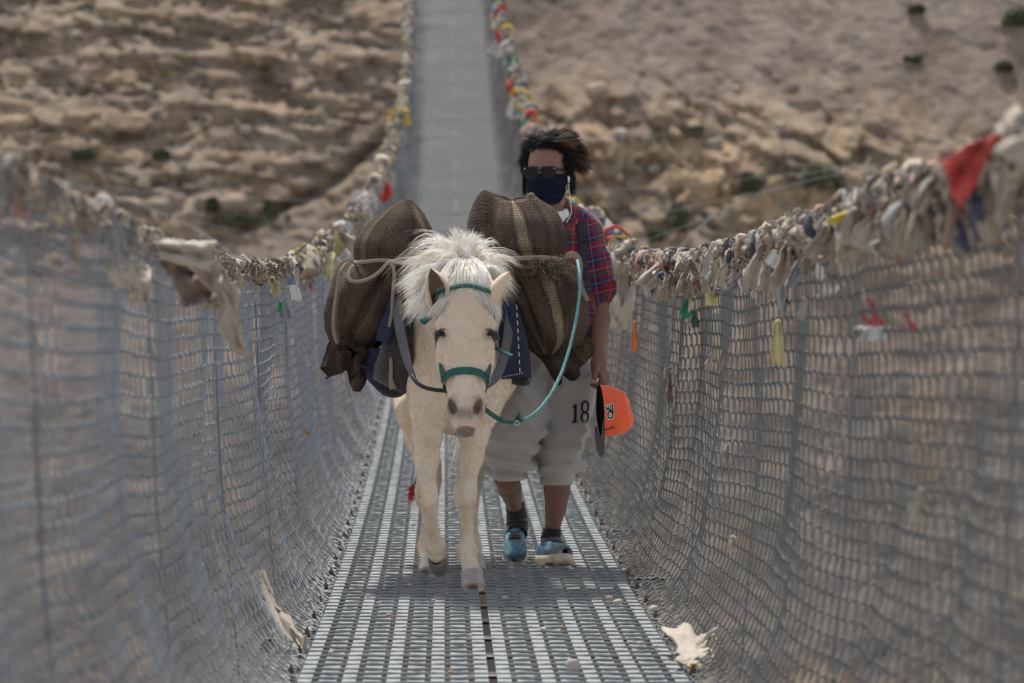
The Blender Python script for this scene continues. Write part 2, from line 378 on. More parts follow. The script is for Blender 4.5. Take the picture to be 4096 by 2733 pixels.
# ================================================================ BRIDGE
steel = M('galvanised_steel', (.150, .163, .160), .65, .1, noise=[(9, .5, (.155, .16, .155)), (110, .5, (.10, .105, .105))], bump=(160, .4, .002), spec=.3)
rodm = M('twisted_rod_steel', (.225, .240, .236), .6, .15, noise=[(6, .5, (.19, .195, .185)), (70, .5, (.10, .108, .108))], bump=(420, .8, .002), stretch=(1, .4, 1), spec=.5)
beamm = M('weathered_beam', (.17, .165, .16), .7, .2, noise=[(12, .5, (.10, .075, .055))])
rustm = M('rusty_bolt', (.13, .085, .06), .8, .2, noise=[(60, .6)])
bridge = thing('suspension_bridge', 'narrow steel footbridge of twisted rods rising in the distance behind the pony', 'bridge', (0, 13, 0))
W = .53
def deck_panel(y0, y1, sg):
    b = MB(); near = y0 < 27
    L_ = y1-y0-.012; nseg = 6
    ys = np.linspace(y0+.006, y1-.006, nseg+1)
    def strip(x, hw, dz, th):
        c = np.stack([np.full(nseg+1, x), ys, deck_z(ys)+dz], -1)
        o = np.array([[-hw, 0], [hw, 0], [hw, -th], [-hw, -th]])
        V = np.stack([c+np.array([u, 0, v]) for u, v in o], 1).reshape(-1, 3)
        i = np.arange((nseg+1)*4).reshape(-1, 4); a = i[:-1]; d = i[1:]
        F = np.stack([a, d, np.roll(d, -1, 1), np.roll(a, -1, 1)], -1).reshape(-1, 4)
        b.add(V, F)
    xc = [sg*(.0305+k*.1195) for k in range(5)]
    for x in xc: strip(x, .0185, 0, .004)
    for x0, x1 in zip(xc[:-1], xc[1:]): strip((x0+x1)/2, .024, -.009, .003)
    # twisted rods
    n = int(round((y1-y0)/.135)); yr = y0+(np.arange(n)+.5)*(y1-y0)/n
    yr = yr+rng.normal(0, .004, n)
    if near:
        m = 33; tx = np.linspace(.013, W, m)
        ph = rng.random((n, 1))*6
        C_ = np.stack([np.broadcast_to(sg*tx, (n, m)), yr[:, None]+.0025*np.sin(tx*26*2+ph), (deck_z(yr)[:, None]+.0017+.0010*np.sin(tx*60+ph))], -1)
        gap = np.abs(((tx-.0305)/.1195) % 1-.5)*2          # 1 over strip, 0 mid gap
        Rr = .0037+.0020*(1-gap)**1.2+.0005*np.sin(tx*300+ph*3)
        V, F = tubes(C_, np.broadcast_to(Rr, (n, m)), 6)
    else:
        C_ = np.stack([np.tile(np.array([[sg*.016, sg*W]]), (n, 1)), np.tile(yr[:, None], (1, 2)), np.tile(deck_z(yr)[:, None]+.003, (1, 2))], -1)
        V, F = tubes(C_, np.full((n, 2), .0040), 4)
    b.add(V, F)
    return b
PL = 2.48
rodo = M('far_dull_panels', (.150, .163, .160), .75, .05, noise=[(2.5, .5, (.10, .108, .104)), (30, .4, (.08, .085, .083))], spec=.15)  # darker, less shiny steel for the far panels
ypan = np.arange(-2.5, 109, PL)
for y0 in ypan:
    for sg in (-1, 1):
        deck_panel(y0, y0+PL, sg).build('walkway_panel', rodm if y0 < 27 else rodo, bridge)
ybm = []
y = -2.4
while y < 109 and len(ybm) < 92: ybm.append(y); y += .62 if y < 32 else 2.2
for y in ybm:
    b = MB(); z = float(deck_z(y))
    hwb = .73 if ybm.index(y) % 4 == 0 else .60
    b.box((0, y, z-.075), (hwb, .022, .004)); b.box((0, y-.018, z-.095), (hwb, .004, .022))
    b.build('crossbeam', beamm, bridge)
b = MB()
# deck edge cables below the panels
for sg in (-1, 1):
    ys = np.linspace(-3, 112, 160); b.tube(np.stack([np.full(160, sg*.50), ys, deck_z(ys)-.055], -1), .014, 6)
    b.tube(np.stack([np.full(160, sg*.57), ys, deck_z(ys)-.055], -1), .013, 6)
b.build('deck_cable', steel, bridge, True)
nb = 0
for y in ybm:
    if 3 < y < 32:
        for sg in (-1, 1):
            b = MB(); z = float(deck_z(y)); x = sg*(.555)
            b.tube([(x, y-.02, z-.05), (x, y-.02, z+.02)], .004, 6)
            b.tube([(x, y-.02, z-.004), (x, y-.02, z+.010)], .009, 6)
            b.tube([(x, y-.02, z-.012), (x, y-.02, z-.005)], .014, 6)
            if nb < 96: b.build('bolt', rustm, bridge); nb += 1

def half(Y, sg):
    return np.interp(Y, [27, 34, 47, 55, 63, 110], [.80, .73, .655, .67, .72, .75]) if sg < 0 else np.interp(Y, [27, 42, 48, 60, 110], [.80, .84, .82, .74, .75])
guym = M('dull_cable', (.13, .135, .14), .6, .3)
def net_surf(t, Y, sg):
    """t: 0 at the handrail .. 1 at the deck edge"""
    h = half(Y, sg)
    tt = [0, .12, .25, .40, .55, .68, .78, .87, .94, 1.]
    dx = np.interp(t, tt, [0, .0, .005, .02, .045, .08, .125, .185, .235, .27])
    z = np.interp(t, tt, [1.13, .975, .80, .605, .41, .245, .125, .035, .0, -.01])
    x = h-dx*(h-.53)/.27
    belly = np.sin(np.pi*np.clip(t, 0, 1))
    Q = np.stack([Y*1.15, t*2.2, np.full_like(Y*t, 3.+sg)], -1)
    Q2 = np.stack([Y*2.6, t*1.2, np.full_like(Y*t, 13.+sg)], -1)
    x = x+belly*(.040*vn(Q)+.022*vn(Q2))
    z = z+deck_z(Y)+.018*belly*vn(Q+9.)+.006*np.sin(Y*2*np.pi/2.48)*(1-t)
    z = z+(1-np.clip(t, 0, 1))*(np.interp(Y, [5, 8.4, 12, 15.5, 20], [.075, .07, .045, .012, 0]) if sg > 0 else np.interp(Y, [5, 8, 13], [.02, .015, 0]))
    return np.stack([sg*x, Y, z], -1)
PITCH = .12; ROWS = 31
def net_mesh(sg):
    Vs, Fs, Cs, n0 = [], [], [], 0            # colour darkened at hooked joints: painted shade of the wire overlaps, with grime
    for (ya, yb, per, m) in ((-2.4, 26, 10, 4), (26, 60, 5, 3), (60, 110, 4, 3)):
        K = int((yb-ya)/PITCH*per)+1
        Y = np.linspace(ya, ya+(K-1)*PITCH/per, K); r = np.arange(ROWS)
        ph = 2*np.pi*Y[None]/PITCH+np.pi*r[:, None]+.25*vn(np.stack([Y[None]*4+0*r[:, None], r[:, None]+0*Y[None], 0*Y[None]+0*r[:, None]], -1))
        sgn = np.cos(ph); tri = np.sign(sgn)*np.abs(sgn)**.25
        rr = r[:, None]+.5+.60*tri+.06*vn(np.stack([Y[None]*7+0*r[:, None], r[:, None]*3.+0*Y[None], 0*Y[None]+0*r[:, None]], -1))
        YY = np.broadcast_to(Y, rr.shape)+.034*(1-tri**2)*(.7+.5*vn(np.stack([Y[None]*1.3+0*r[:, None], r[:, None]*.6+0*Y[None], 0*Y[None]+0*r[:, None]+7], -1)))
        C_ = net_surf(rr/ROWS, YY, sg)
        C_[..., 0] += .004*np.sin(ph+.6)
        low = np.clip((rr/ROWS-.80)/.2, 0, 1)
        C_ += (low*.013)[..., None]*np.stack([vn(np.stack([YY*11, rr*1.7, 0*rr+q], -1)) for q in (1., 5., 9.)], -1)
        V, F = tubes(C_, (.00175+.0019*np.abs(tri)**6)*np.where(YY < 26, 1., 1.15), m, ref=np.broadcast_to(np.array([1., 0, .01]), C_.shape))
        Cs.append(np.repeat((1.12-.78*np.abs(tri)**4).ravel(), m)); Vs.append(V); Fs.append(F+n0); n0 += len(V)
    return np.concatenate(Vs), np.concatenate(Fs), np.concatenate(Cs)
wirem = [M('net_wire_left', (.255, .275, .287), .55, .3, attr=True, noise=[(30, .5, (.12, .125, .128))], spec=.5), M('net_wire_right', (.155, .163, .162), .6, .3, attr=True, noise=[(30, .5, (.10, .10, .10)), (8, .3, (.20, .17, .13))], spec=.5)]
nets = {}
for sg, lab in ((-1, 'grey chain-link side net along the left of the footbridge, the left hand one'), (1, 'darker grey chain-link side net along the right of the footbridge beside the person')):
    t = thing('wire_net_fence', lab, 'fence', (sg*.8, 13, 0), 'chain-link nets along the footbridge'); nets[sg] = t
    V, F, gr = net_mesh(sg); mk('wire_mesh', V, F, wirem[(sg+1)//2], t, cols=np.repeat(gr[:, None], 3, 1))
    ys = np.linspace(-3, 111, 300); c = net_surf(np.zeros(300), ys, sg); c[:, 2] += .012
    b = MB(); b.tube(c, .009, 8); b.build('handrail_cable', steel, t, True)
    k = 0
    for y in np.arange(-1.2, 108, 2.48):
        if k >= 90: break
        k += 1
        top = net_surf(np.array(0.), np.array(y), sg); bot = np.array([sg*.73, y, float(deck_z(y))-.08])
        mid = (top+bot)/2+np.array([sg*.02, 0, 0])
        b = MB(); b.tube([top+np.array([sg*.012, 0, .02]), mid, bot], .0035, 5); b.build('hanger_rod', guym, t)
    # top edge of the net wrapped round the cable
    n = int(111/.085); yy = -2+np.arange(n)*.085+rng.normal(0, .01, n)
    a = np.linspace(0, 2*np.pi, 6); c0 = net_surf(np.zeros(n), yy, sg)+np.array([0, 0, -.006])
    C_ = c0[:, None]+np.stack([.015*np.cos(a)[None]+0*yy[:, None], .02*(a/6)[None]+0*yy[:, None], .018*np.sin(a)[None]+.006+0*yy[:, None]], -1)
    V, F = tubes(C_, np.full((n, 6), .0018), 3); mk('edge_wire', V, F, wirem[(sg+1)//2], t, cols=np.ones((len(V), 3))*.7)
# wind guy cables swinging out to both sides with clamps and tie wires
def guy(pts, label, sg):
    c = np.array([P(*q) for q in pts]); t = thing('guy_cable', label, 'cable', c[0], 'wind guy cables')
    tt = np.linspace(0, len(c)-1, 60); cc = np.stack([np.interp(tt, range(len(c)), c[:, k]) for k in range(3)], -1)
    for _ in range(6): cc[1:-1] = (cc[:-2]+cc[1:-1]*2+cc[2:])/4
    b = MB(); b.tube(cc, .006, 6); b.build('cable', guym, t, True)
    for k in range(6, 56, 9):
        p = cc[k]; y = p[1]+.5; e = np.array([sg*.72, y, float(deck_z(y))-.08])
        b = MB(); b.box(p, (.014, .04, .018)); b.build('clamp', guym, t)
        b = MB(); b.tube([p, (p+e)/2-np.array([0, 0, .05]), e], .003, 4); b.build('tie_wire', guym, t)
guy([(-500, 250, 62), (0, 388, 50), (230, 435, 45), (430, 512, 40), (520, 572, 36), (566, 615, 33), (640, 720, 29), (700, 840, 26)], 'thin steel guy cable crossing the slope above the left net', -1)
guy([(2900, 120, 62), (2200, 335, 50), (1955, 392, 46), (1780, 432, 42), (1630, 497, 38), (1545, 585, 34), (1480, 700, 30), (1440, 820, 27)], 'thin steel guy cable crossing the slope above the right net', 1)
# ================================================================ PONY
creamA = np.array([.63, .475, .335]); creamB = np.array([.73, .62, .49]); dusk = np.array([.12, .085, .065]); pinkm = np.array([.50, .345, .26])
furm = M('cream_coat', (1, 1, 1), .85, attr=True, noise=[(22, .30, (.50, .37, .25)), (170, .28, (.42, .31, .20))], stretch=(1, 1, .35), bump=(260, .55, .004), sheen=.25)
pony = thing('pony', 'cream pony with a windblown white mane walking towards the camera between two sacks', 'pony', (-.07, 14.0, 0))
h = .0065
S = SDF((-.42, 12.9, -.02), (.24, 15.55, 1.28), h)
# trunk
S.chain([((-.075, 13.95, .84), .185), ((-.07, 14.3, .80), .215), ((-.07, 14.75, .80), .215), ((-.065, 15.05, .86), .20)], .05)
S.ell((-.078, 13.87, .83), (.172, .22, .29), .06)
S.ell((-.078, 13.78, .70), (.150, .13, .15), .06)
S.chain([((-.075, 13.95, .98), .145), ((-.065, 13.72, 1.02), .115), ((-.06, 13.50, 1.03), .088)], .07, (1, 1, .8))
S.seg((-.075, 13.93, 1.03), (-.07, 14.25, .98), .11, .12, .05)
# head
HO = np.array([-.058, 13.36, 1.085]); HE = np.array([-.062, 13.10, .605]); HL = np.linalg.norm(HE-HO)
HU = (HE-HO)/HL; HN = nrm(np.cross(HU, np.array([-1., 0, 0]))); HX = np.array([1., 0, 0])
if HN[1] > 0: HN = -HN
ps = [-.08, 0, .1, .25, .40, .55, .69, .81, .91, 1.0, 1.06]
pw = [.045, .068, .084, .094, .098, .089, .0735, .061, .0585, .044, .016]
pf = [.03, .045, .056, .062, .064, .056, .050, .044, .044, .032, .010]
pb = [.06, .09, .12, .145, .150, .135, .098, .072, .062, .048, .015]
def head_fn(Q):
    q = Q-HO; s = (q@HU)/HL; x = q@HX; n = q@HN
    w_ = np.interp(s, ps, pw); hf = np.interp(s, ps, pf); hb = np.interp(s, ps, pb); hh = np.where(n > 0, hf, hb)
    e = 2.35
    r = (np.abs(x/w_)**e+np.abs(n/hh)**e)**(1/e)
    d = (r-1)*np.minimum(w_, hh)
    return np.maximum(d, np.maximum((-.08-s)*HL, (s-1.06)*HL))
S.op(np.minimum(HO, HE)-.2, np.maximum(HO, HE)+.2, head_fn, .05)
def hp(s, x, n): return HO+HU*s*HL+HX*x+HN*n
def head_surf(s, a, off=0.):
    w_ = np.interp(s, ps, pw)+off; hh = (np.interp(s, ps, pf) if math.sin(a) > 0 else np.interp(s, ps, pb))+off
    c, q = math.cos(a), math.sin(a); e = 2/2.35
    return hp(s, w_*np.sign(c)*abs(c)**e, hh*np.sign(q)*abs(q)**e)
for sg in (-1, 1):
    S.ell(hp(.330, sg*.074, .036), (.026, .018, .024), .03)          # brow
    S.ell(hp(.53, sg*.086, .016), (.014, .018, .075), .016)
    S.ell(hp(.66, sg*.060, .048), (.020, .012, .070), .018, sub=True)            # cheek ridge
    S.ell(hp(.40, sg*.058, -.09), (.040, .07, .085), .03)            # jaw
    S.ell(hp(.415, sg*.100, .030), (.016, .022, .013), .010, sub=True)
    S.ell(hp(.905, sg*.047, .012), (.021, .032, .042), .012)           # nostril wing
    S.ell(hp(.965, sg*.020, -.004), (.025, .03, .03), .02)
    Rn = Matrix.Rotation(sg*.30, 3, 'Y')
    S.ell(hp(.915, sg*.046, .040), (.0115, .050, .031), .006, Rm=Rn, sub=True)
    S.ell(hp(.915, sg*.036, .020), (.010, .030, .018), .008, Rm=Rn, sub=True)
S.ell(hp(1.0, 0, -.010), (.038, .04, .026), .02)
S.ell(hp(1.042, 0, -.026), (.034, .030, .016), .005)                    # lower lip
S.ell(hp(.20, 0, .03), (.065, .04, .08), .04)                        # forehead
# legs
def leg(pts, k=.03, sc=(1, 1, 1)):
    S.chain([(P(*q[:3]), q[3]) for q in pts[:5]], k, sc); S.chain([(P(*q[:3]), q[3]*.97) for q in pts[4:]], .008, sc)
leg([(985, 880, 13.80, .085), (984, 940, 13.76, .064), (981, 1000, 13.70, .048), (980, 1050, 13.62, .041), (979, 1100, 13.55, .0335), (979, 1125, 13.52, .041), (980, 1145, 13.51, .041), (986, 1172, 13.54, .0285), (991, 1205, 13.60, .0235), (996, 1232, 13.64, .0245), (1000, 1252, 13.67, .038), (1004, 1274, 13.68, .031)])
leg([(1118, 880, 13.85, .088), (1100, 940, 13.82, .066), (1089, 1000, 13.78, .046), (1082, 1050, 13.74, .038), (1075, 1095, 13.70, .033), (1069, 1125, 13.67, .041), (1068, 1145, 13.67, .040), (1070, 1175, 13.68, .027), (1072, 1210, 13.69, .0225), (1073, 1242, 13.69, .024), (1073, 1264, 13.67, .038), (1077, 1290, 13.64, .030), (1083, 1310, 13.62, .035)])
leg([(960, 850, 14.95, .15), (962, 940, 14.72, .085), (970, 1010, 14.75, .058), (986, 1070, 14.86, .040), (992, 1100, 14.84, .038), (988, 1160, 14.66, .027), (983, 1215, 14.52, .026), (980, 1255, 14.46, .036), (986, 1275, 14.42, .031), (988, 1288, 14.40, .034)])
leg([(1108, 850, 14.95, .15), (1122, 940, 14.72, .08), (1112, 1010, 14.78, .055), (1092, 1070, 14.90, .040), (1087, 1100, 14.88, .037), (1083, 1160, 14.70, .026), (1082, 1215, 14.58, .025), (1086, 1255, 14.52, .034), (1088, 1280, 14.46, .031)])
V, F = S.mesh(); V = relax(V, F, 2, .4)
# gentle muscle relief
def ridge(V, c, r, a):
    d = np.linalg.norm((V-np.array(c))/np.array(r), axis=1); return np.exp(-d*d)*a
nn = 4
c = creamA+(creamB-creamA)*np.clip(.5+.7*fbm(V*5, 3), 0, 1)[:, None]
q = V-HO; s_ = (q@HU)/HL; n_ = q@HN; x_ = np.abs(q@HX); hd = (V[:, 1] < 13.5) & (V[:, 2] > .5)
def blend(c, tgt, t): return c*(1-t[:, None])+tgt*t[:, None]
c = blend(c, pinkm, hd*sm(s_, .80, .97)*.30)
for sg in (-1, 1):
    for (ss, xx, nn_, rr, am, tg) in ((.915, .047, .040, (.0165, .09, .036), .99, dusk*.30), (.915, .047, .040, (.024, .09, .046), .55, dusk*2.2), (.965, .014, .03, (.022, .04, .026), .85, dusk*1.5), (.425, .086, .036, (.027, .05, .024), .97, dusk*.8), (.44, .078, .056, (.03, .03, .05), .30, pinkm), (.34, .075, .06, (.03, .03, .03), .22, pinkm)):
        p_ = hp(ss, sg*xx, nn_); d = (V-p_); e = np.stack([d@HX, d@HN, d@HU], 1)/np.array([rr[0], rr[1], rr[2]])
        c = blend(c, tg, am*np.exp(-np.maximum((e*e).sum(1)-.25, 0)*1.6)*hd)
c = blend(c, dusk*.9, .95*hd*sm(s_, 1.036, 1.046)*(n_ > -.08))
p_ = hp(.995, 0, .01); d = V-p_; c = blend(c, np.array([.55, .42, .33]), .6*np.exp(-((d[:, 0]/.045)**2+(d[:, 2]/.010)**2))*hd)
kn = P(979, 1140, 13.5); d = V-kn; c = blend(c, np.array([.22, .15, .09]), .55*np.exp(-((d[:, 0]+.03)/.018)**2-(d[:, 2]/.07)**2)*(V[:, 1] < 13.75))
c = blend(c, np.array([.40, .29, .18]), .4*sm(.45-V[:, 2], 0, .35)*sm(fbm(V*14, 3), -.1, .4))
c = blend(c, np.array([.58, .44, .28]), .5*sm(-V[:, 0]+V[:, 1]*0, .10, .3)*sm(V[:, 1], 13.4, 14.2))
body = mk('coat_body', V, F, furm, pony, cols=np.clip(c, .02, .9))
bodyV = V
vis = np.where((V[:, 1] < 14.1) | (V[:, 2] < .72))[0]; pick_ = rng.choice(vis, 30000); nb = vnorm(body)[pick_]; r0 = V[pick_]+rng.normal(0, .0022, (len(pick_), 3))
flow = np.array([0, 0, -1.])+np.stack([vn(r0*7+q) for q in (1., 6., 11.)], -1)*.7; hdm = (r0[:, 1] < 13.42) & (r0[:, 2] > .55); flow[hdm] = HU*.9+flow[hdm]*.5; flow = flow-nb*(flow*nb).sum(-1, keepdims=True); flow = nrm(flow)
ln_ = rng.uniform(.007, .014, (len(r0), 1))*np.where(hdm, .6, 1.)[:, None]; t_ = np.array([0, .5, 1.])[None, :, None]
C_ = r0[:, None]+flow[:, None]*ln_[:, None]*t_+nb[:, None]*(.0012+ln_[:, None]*.07*t_*(1.3-t_))
Vf, Ff = tubes(C_, np.tile(np.array([[.0006, .0005, .0001]]), (len(r0), 1)), 3); cf = np.repeat(np.clip(c[pick_], .02, .9)*rng.uniform(.90, 1.14, (len(r0), 1)), 9, 0)
mk('short_coat_hair', Vf, Ff, M('coat_hair', (1, 1, 1), .8, attr=True), pony, cols=cf)
# eyes
eyem = M('eye_dark', (.010, .008, .007), .22, spec=.35)
lidm = M('lid_dark', (.05, .035, .03), .6)
for sg in (-1, 1):
    u, v = np.meshgrid(np.linspace(0, np.pi, 13), np.linspace(0, 2*np.pi, 20, endpoint=False), indexing='ij')
    s2 = np.stack([np.sin(u)*np.cos(v), np.sin(u)*np.sin(v), np.cos(u)], -1).reshape(-1, 3)*.0245
    e = mk('eye', s2+hp(.420, sg*.083, .030), gridF(13, 20, True), eyem, pony)
    b = MB(); n = 9                                                     # lash fringe
    for k in range(n):
        a = k/(n-1); p0 = hp(.395-.012*math.sin(a*3.1), sg*(.068+.036*a), .064-.026*a); b.tube([p0, p0+np.array([sg*.006, -.010, -.004]), p0+np.array([sg*.010, -.013, -.012])], [.0016, .0012, .0004], 4)
    b.build('eyelash', lidm, pony, True)
# ears
earm = M('ear_hair', (1, 1, 1), .85, attr=True, bump=(300, .5, .003), sheen=.2)
def ear(base, tip, facing, wd, inner, name='ear'):
    base = np.array(base); tip = np.array(tip); ax = tip-base; L_ = np.linalg.norm(ax); ax = ax/L_; f = np.array(facing, float); f = nrm(f-ax*(f@ax)); sd_ = np.cross(ax, f)
    K, m = 18, 17; V = []; Cc = []
    for k in range(K):
        t = k/(K-1); w_ = wd*(np.interp(t, [0, .12, .35, .6, .85, 1], [.60, .82, 1, .97, .58, .05])); op = np.interp(t, [0, .2, .5, 1], [.55, .95, 1.1, 1.25])
        for j in range(m):
            a = (j/(m-1)*2-1)*(np.pi-op*.9)
            p_ = base+ax*L_*t+sd_*math.sin(a)*w_-f*(math.cos(a)*w_*.75)+f*.15*w_+ax*0+sd_*.012*math.sin(t*3)
            V.append(p_)
    V = np.array(V); F = gridF(K, m)
    N_ = []
    G = V.reshape(K, m, 3); du = np.gradient(G, axis=0); dv = np.gradient(G, axis=1); nn_ = nrm(np.cross(du, dv))
    out = G-(base+ax*L_*np.linspace(0, 1, K)[:, None])[:, None]
    sgn_ = np.sign((nn_*out).sum(-1).mean()); nn_ = nn_*sgn_
    T_ = .0035*np.interp(np.linspace(0, 1, K), [0, .8, 1], [1.6, 1, .3])[:, None, None]
    A = (G+nn_*T_).reshape(-1, 3); B = (G-nn_*T_).reshape(-1, 3); n0 = K*m
    F1 = F if sgn_ > 0 else F[:, ::-1]; F2 = F1[:, ::-1]+n0
    idx = np.arange(K*m).reshape(K, m)
    rim = list(idx[:, 0])+list(idx[-1, 1:])+list(idx[::-1, -1][1:])
    rim = np.array(rim); Fr = np.stack([rim[:-1], rim[1:], rim[1:]+n0, rim[:-1]+n0], 1)
    cA = np.tile(creamA, (n0, 1)); cB = np.tile(np.array(inner), (n0, 1))
    jj = np.tile(np.abs(np.linspace(-1, 1, m)), K); cB = blend(cB, creamA*.7, sm(jj, .86, 1.))
    mk(name, np.concatenate([A, B]), np.concatenate([F1, F2, Fr]), earm, pony, cols=np.concatenate([cA, cB]))
ear(P(1006, 706, 13.30), P(988, 616, 13.22), (-.10, -1, -.10), .038, (.17, .115, .075))
ear(P(1110, 712, 13.31), P(1170, 624, 13.24), (.95, -.10, .1), .036, (.45, .33, .22))
# hooves
hoofm = M('hoof_horn', (.36, .31, .275), .6, noise=[(9, .5, (.22, .20, .19)), (60, .4, (.52, .47, .42))], stretch=(1, 1, .3), bump=(60, .5, .003))
hoofd = M('hoof_dark', (.20, .185, .175), .6, noise=[(20, .5)], bump=(60, .5, .003))
def hoof(top, bot, rt, rb, mat, n=24):
    top = np.array(top); bot = np.array(bot); ax = nrm(bot-top); f = nrm(np.array([0, -1, 0])-ax*(-ax[1])); sd_ = np.cross(ax, f); V = []
    prof = [(-.12, .80), (-.02, .97), (.06, 1.0), (.35, None), (.7, None), (.96, None), (1.0, None), (1.0, .6), (.96, .01)]
    for t, r in prof:
        rr = rt+(rb-rt)*max(0, t); rr = rr if r is None else rr*r
        for j in range(n):
            a = 2*np.pi*j/n; back = 1 if math.cos(a) > 0 else .82
            V.append(top+(bot-top)*t+sd_*math.sin(a)*rr*.98+f*math.cos(a)*rr*back*(1.08 if math.cos(a) > 0 else 1))
    mk('hoof', np.array(V), gridF(len(prof), n, True), mat, pony)
g0 = P(1087, 1350, 13.62); hoof(P(1083, 1316, 13.62), (g0[0], 13.59, .002), .0385, .0445, hoofm)
hoof(P(1003, 1282, 13.68), P(1009, 1302, 13.74), .034, .034, hoofd)
q_ = P(988, 1290, 14.40); hoof(q_+np.array([0, 0, .012]), (q_[0], 14.37, .002), .037, .045, hoofm)
q_ = P(1091, 1285, 14.45); hoof(q_+np.array([0, 0, .012]), (q_[0], 14.42, .002), .036, .043, hoofm)

# ---------------------------------------------------------------- hair
def hair(roots, ends, mid, rad, jit, npts=7, clump=None, m=3):
    """roots, mid, ends: (N,3)"""
    t = np.linspace(0, 1, npts)[None, :, None]
    C_ = roots[:, None]*(1-t)**2+mid[:, None]*2*t*(1-t)+ends[:, None]*t*t
    N = len(roots); w1 = rng.normal(0, 1, (N, 1, 3)); ph = rng.random((N, 1, 1))*6
    C_ = C_+w1*jit*np.sin(t*rng.uniform(2, 7, (N, 1, 1))+ph)*t
    Rr = rad*rng.uniform(.6, 1.3, (N, 1))*np.interp(t[0, :, 0], [0, .15, .7, 1], [.7, 1, .8, .12])[None]
    return tubes(C_, Rr, m)
manem = M('mane_hair', (1, 1, 1), .6, attr=True, spec=.35)
Vs, Fs, Hc, n0 = [], [], [], 0
def addhair(V, F):
    global n0
    q = rng.random()**1.5; Hc.append(np.tile(np.array([.94, .91, .85])*(1-q)+np.array([.78, .69, .54])*q, (len(V), 1))*rng.uniform(.85, 1.05))
    Vs.append(V); Fs.append(F+n0); n0 += len(V)
# crest from the poll back to the withers
def crest(u): return np.stack([-.060+0*u, 13.43+.55*u, 1.098+.035*np.sin(np.pi*np.clip(u, 0, 1))], -1)
def tuft(u0, side, n, length, up, out, fwd, drop, spread, rad=.0011):
    r0 = crest(np.array([u0]))[0]+np.array([rng.normal(0, .018), 0, 0])
    d_out = side*out
    mid0 = r0+np.array([d_out*.45, -fwd*.5, up])*length; end0 = r0+np.array([d_out, -fwd, up-drop])*length
    rt = r0+rng.normal(0, 1, (n, 3))*np.array([.014, .018, .008])
    md = mid0+rng.normal(0, 1, (n, 3))*spread*1.0; en = end0+rng.normal(0, 1, (n, 3))*spread*1.3+(rt-r0)*.3
    en = end0+(en-end0)*1.0
    addhair(*hair(rt, en, md, rad, .005))
for k in range(330):
    u0 = rng.uniform(0, 1)**1.1; side = -1 if rng.random() < .55 else 1
    L_ = rng.uniform(.10, .225)*(1.08 if side < 0 else .82)
    tuft(u0, side, 20, L_, rng.uniform(.25, .8), rng.uniform(.35, 1.0), rng.uniform(-.3, .12), rng.uniform(.3, 1.2), .0055)
for k in range(60):                       # standing crown, blown to both sides
    tuft(rng.uniform(.2, .9), rng.choice([-1, 1]), 18, rng.uniform(.07, .14), rng.uniform(.7, 1.0), rng.uniform(.2, .9), rng.uniform(-.2, .2), rng.uniform(0, .5), .006)
for k in range(90):                       # upright middle of the mane
    r0 = crest(np.array([rng.uniform(.0, .85)]))[0]+np.array([rng.normal(-.008, .024), 0, -.005]); L_ = rng.uniform(.09, .165); n = 20; lean = rng.uniform(-.75, .45)
    e = r0+np.array([lean*.8, rng.uniform(-.15, .1), 1-.45*abs(lean)])*L_; md = r0+np.array([lean*.15, -.15, .75])*L_
    addhair(*hair(r0+rng.normal(0, .010, (n, 3)), e+rng.normal(0, .008, (n, 3)), md+rng.normal(0, .007, (n, 3)), .0011, .006))
for k in range(26):                       # stray wisps
    tuft(rng.uniform(0, .9), -1 if rng.random() < .7 else 1, 5, rng.uniform(.20, .30), rng.uniform(.3, .8), rng.uniform(.7, 1.0), 0, rng.uniform(.2, .8), .006, .0008)
for k in range(60):                       # long strands down the left side
    u0 = rng.uniform(0, .6); r0 = crest(np.array([u0]))[0]+np.array([rng.normal(0, .015), 0, 0])
    e = P(rng.uniform(925, 990), rng.uniform(640, 745), 13.55+rng.uniform(-.05, .2)); n = 16
    addhair(*hair(r0+rng.normal(0, .014, (n, 3)), e+rng.normal(0, .014, (n, 3)), (r0+e)/2+np.array([0, -.04, .075])+rng.normal(0, .012, (n, 3)), .0011, .006))
for k in range(46):                       # and down the right
    u0 = rng.uniform(0, .6); r0 = crest(np.array([u0]))[0]+np.array([rng.normal(0, .015), 0, 0])
    e = P(rng.uniform(1125, 1180), rng.uniform(620, 705), 13.55+rng.uniform(-.05, .2)); n = 16
    addhair(*hair(r0+rng.normal(0, .014, (n, 3)), e+rng.normal(0, .013, (n, 3)), (r0+e)/2+np.array([0, -.05, .085])+rng.normal(0, .012, (n, 3)), .0011, .006))
mk('mane', np.concatenate(Vs), np.concatenate(Fs), manem, pony, cols=np.concatenate(Hc))
Vs, Fs, Hc, n0 = [], [], [], 0
for k in range(130):                       # forelock between the ears, over the headband
    x = rng.uniform(-1, 1); r0 = hp(-.10+rng.uniform(-.05, .05), x*.040, -.01+.03*rng.random())
    e = head_surf(.085+.05*rng.random()+.06*abs(x), np.pi/2-x*.95, .016)
    n = 16; addhair(*hair(r0+rng.normal(0, .008, (n, 3)), e+rng.normal(0, .007, (n, 3))+np.array([0, -.004, 0]), (r0+e)/2+HN*rng.uniform(.02, .05)+HX*x*.03-HU*rng.uniform(0, .04)+rng.normal(0, .008, (n, 3)), .001, .004))
for k in range(64):                       # below the band, swept to each side
    x = rng.uniform(-1, 1); r0 = head_surf(.115, np.pi/2-x*.7, .006)
    e = hp(.15+.13*abs(x)+rng.uniform(0, .035), x*.112+np.sign(x)*.022, .060-.045*abs(x))+HN*.014
    n = 13; addhair(*hair(r0+rng.normal(0, .005, (n, 3)), e+rng.normal(0, .007, (n, 3)), (r0+e)/2+HN*.022-HU*.012+rng.normal(0, .004, (n, 3)), .001, .002))
